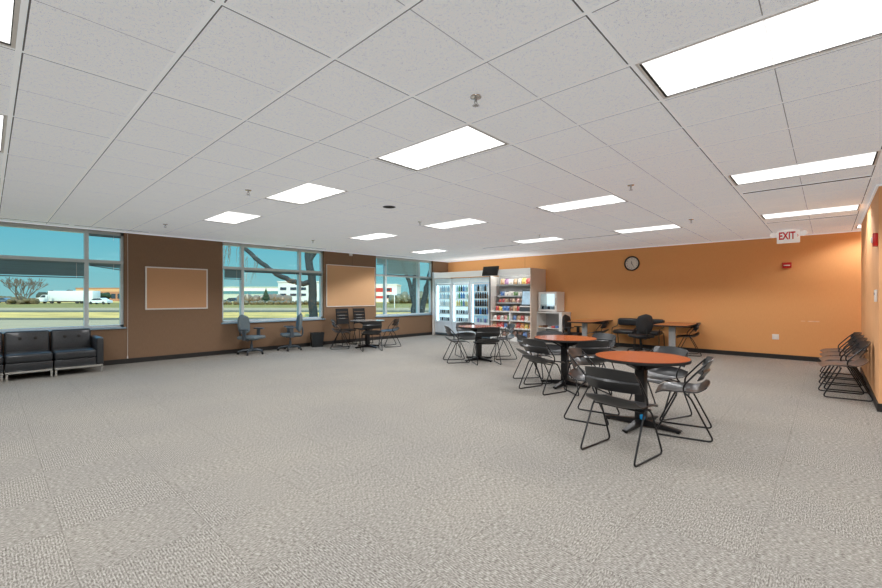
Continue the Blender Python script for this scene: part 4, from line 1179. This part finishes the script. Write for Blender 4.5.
def P3(px, py, d):
    """Point on the tree at depth d."""
    q = od(px, d); return Vector((q.x, q.y, CAM_H + (297.19-py)/418.84*d))
def big_tree(name, limbs, label, base):
    t = thing(name, label, 'tree', (base.x, base.y, GZ))
    o = Vector((base.x, base.y, GZ))
    for nm, pts, r0, r1 in limbs:
        b_ = MB(); q = [Vector(p_)-o for p_ in pts]
        fine = []
        for a, c in zip(q, q[1:]):
            for k in range(4): fine.append(a.lerp(c, k/4) + Vector((random.uniform(-1, 1), random.uniform(-1, 1), random.uniform(-1, 1)))*0.05*(k > 0))
        fine.append(q[-1]); b_.tube(fine, r0, 10, r1=r1); b_.build(nm, M['bark'] if r0 > 0.03 else M['twig'], t)
    return t
d = 30.0
limbs = [('trunk', [P3(313, 319, d), P3(312.5, 300, d), P3(312, 280, d), P3(309, 262, d), P3(307, 240, d), P3(306, 215, d)], 0.31, 0.24),
         ('branch', [P3(312, 281, d), P3(303, 284, d), P3(293, 281.5, d), P3(280, 276, d), P3(268, 268, d), P3(258, 260, d), P3(248, 251, d), P3(240, 242, d), P3(228, 228, d)], 0.20, 0.13),
         ('branch', [P3(309, 262, d), P3(316, 250, d), P3(324, 230, d)], 0.2, 0.12)]
rg = random.Random(11)
for k in range(26):
    x = rg.uniform(224, 258); y0_ = rg.uniform(228, 250) if x < 246 else rg.uniform(252, 260)
    limbs.append(('twig', [P3(x, y0_, d), P3(x-rg.uniform(0, 3), y0_+rg.uniform(6, 14), d), P3(x-rg.uniform(1, 5), y0_+rg.uniform(16, 26), d)], 0.016, 0.008))
big_tree('bare_tree', limbs, 'big dark tree with a long drooping branch outside the middle window', od(313, d))
d = 29.0
big_tree('bare_tree', [('trunk', [P3(415, 318, d), P3(415, 300, d), P3(416, 280, d), P3(417, 258, d), P3(418, 230, d)], 0.27, 0.22),
                       ('branch', [P3(413, 300, d), P3(410, 285, d), P3(406, 273, d), P3(402, 262, d), P3(397, 240, d)], 0.15, 0.10)],
         'dark tree trunk with a leaning limb outside the third window', od(415, d))
d = 32.0
big_tree('bare_tree', [('trunk', [P3(421, 317, d), P3(424, 300, d), P3(428, 284, d), P3(431, 270, d), P3(435, 250, d)], 0.24, 0.16)],
         'slanting dark tree trunk at the right edge of the third window', od(421, d))

# vehicles
def wheel(mb_, x, y, r, w=0.3):
    mb_.lathe([(0, -w/2), (r*0.9, -w/2), (r, -w/2+0.04), (r, w/2-0.04), (r*0.9, w/2), (0, w/2)], 18, mt=Matrix.Translation((x, y, r)) @ Matrix.Rotation(PI/2, 4, 'X'))
p = od(66, 104)
t = thing('box_truck', 'white truck with a long plain white box on the road outside the left window', 'truck', (p.x, p.y, GZ), RZ)
MB().b2(-3.4, 7.6, -1.2, 1.2, 0.62, 3.15, 0.05).build('cargo_box', M['carwhite'], t)
cabp = [(-7.2, 0.5), (-7.25, 1.15), (-6.9, 1.35), (-5.7, 1.5), (-5.0, 2.15), (-3.7, 2.2), (-3.6, 0.5)]
MB().prism(cabp, -1.0, 1.0, Matrix.Rotation(PI/2, 4, 'X')).build('cab', M['carwhite'], t)
MB().prism([(-5.55, 1.52), (-4.95, 2.05), (-4.2, 2.08), (-4.2, 1.52)], 1.0, 1.03, Matrix.Rotation(PI/2, 4, 'X')).build('cab_window', M['bwin'], t)
MB().b2(-6.9, 7.5, -0.6, 0.6, 0.42, 0.62).build('chassis', M['tyre'], t)
for x in (-6.2, -2.6, 3.6, 4.7):
    w_ = MB(); wheel(w_, x, -0.95, 0.45); wheel(w_, x, 0.95, 0.45); w_.build('wheel', M['tyre'], t)
def car(px, d, label, m, L=4.5):
    p = od(px, d); t = thing('parked_car', label, 'car', (p.x, p.y, GZ), RZ)
    s = L/4.5
    body = [(-2.2, 0.35), (-2.25, 0.75), (-1.5, 0.88), (-0.85, 1.38), (0.75, 1.42), (1.5, 0.95), (2.2, 0.85), (2.25, 0.35)]
    MB().prism([(x*s, z) for x, z in body], -0.85, 0.85, Matrix.Rotation(PI/2, 4, 'X')).build('car_body', m, t)
    MB().prism([(x*s, z) for x, z in [(-1.3, 0.92), (-0.78, 1.32), (0.7, 1.34), (1.25, 0.95)]], 0.85, 0.87, Matrix.Rotation(PI/2, 4, 'X')).build('side_window', M['bwin'], t)
    for x in (-1.4, 1.4):
        w_ = MB(); wheel(w_, x*s, -0.75, 0.33, 0.22); wheel(w_, x*s, 0.75, 0.33, 0.22); w_.build('wheel', M['tyre'], t)
car(100, 94, 'white car parked behind the truck outside the left window', M['carwhite'])
car(3, 115, 'blue-grey car at the far left behind the bare tree', M['cargrey'], 5.5)
car(233, 125, 'small dark car in front of the pale warehouse', M['bwin'])
t = thing('roadside_sign', 'white post with a sign board outside the third window', 'sign', (od(394.5, 60).x, od(394.5, 60).y, GZ), RZ)
MB().b2(-0.05, 0.05, -0.05, 0.05, 0, 2.6).build('post', M['carwhite'], t)
MB().b2(-0.35, 0.35, -0.08, -0.05, 1.9, 2.9).build('sign_board', M['carwhite'], t)

# ------------------------------------------------------------------ light
w = bpy.data.worlds.new('sky'); scene.world = w; w.use_nodes = True
nt = w.node_tree; nt.nodes.clear()
o = N(nt, 'ShaderNodeOutputWorld'); bg = N(nt, 'ShaderNodeBackground')
tc = N(nt, 'ShaderNodeTexCoord'); sp = N(nt, 'ShaderNodeSeparateXYZ')
nt.links.new(tc.outputs['Generated'], sp.inputs[0])
c = ramp(nt, sp.outputs[2], [(0.0, (0.36, 0.62, 0.64)), (0.06, (0.26, 0.60, 0.66)), (0.18, (0.10, 0.50, 0.68)), (0.36, (0.42, 1.25, 2.1)), (0.8, (0.35, 0.9, 1.6))])
nt.links.new(c, bg.inputs['Color']); bg.inputs['Strength'].default_value = 1.0
nt.links.new(bg.outputs[0], o.inputs['Surface'])
sun = bpy.data.lights.new('sun', 'SUN'); sun.energy = 5.2; sun.angle = 0.02; sun.color = (1.0, 0.89, 0.72)
so = bpy.data.objects.new('sun', sun); COL.objects.link(so)
so.rotation_euler = (R(52), 0, R(-30)); so.location = (0, -20, 30)
# added fill lamp, unseen behind the camera, brightening the ceiling
fl = bpy.data.lights.new('ceiling_fill', 'AREA'); fl.energy = 40; fl.shape = 'DISK'; fl.size = 1.2; fl.color = (1, 0.98, 0.96)
fo = bpy.data.objects.new('ceiling_fill', fl); COL.objects.link(fo)
fo.location = (-1.8, -1.7, 1.5); fo.rotation_euler = (PI, 0, 0)

scene.view_settings.view_transform = 'Standard'
scene.view_settings.look = 'None'
scene.view_settings.exposure = 0.0
scene.view_settings.gamma = 1.0
scene.cycles.use_denoising = True
scene.cycles.max_bounces = 8
scene.cycles.diffuse_bounces = 5
scene.cycles.transparent_max_bounces = 12
scene.cycles.sample_clamp_indirect = 6.0
scene.cycles.caustics_reflective = False
scene.cycles.caustics_refractive = False
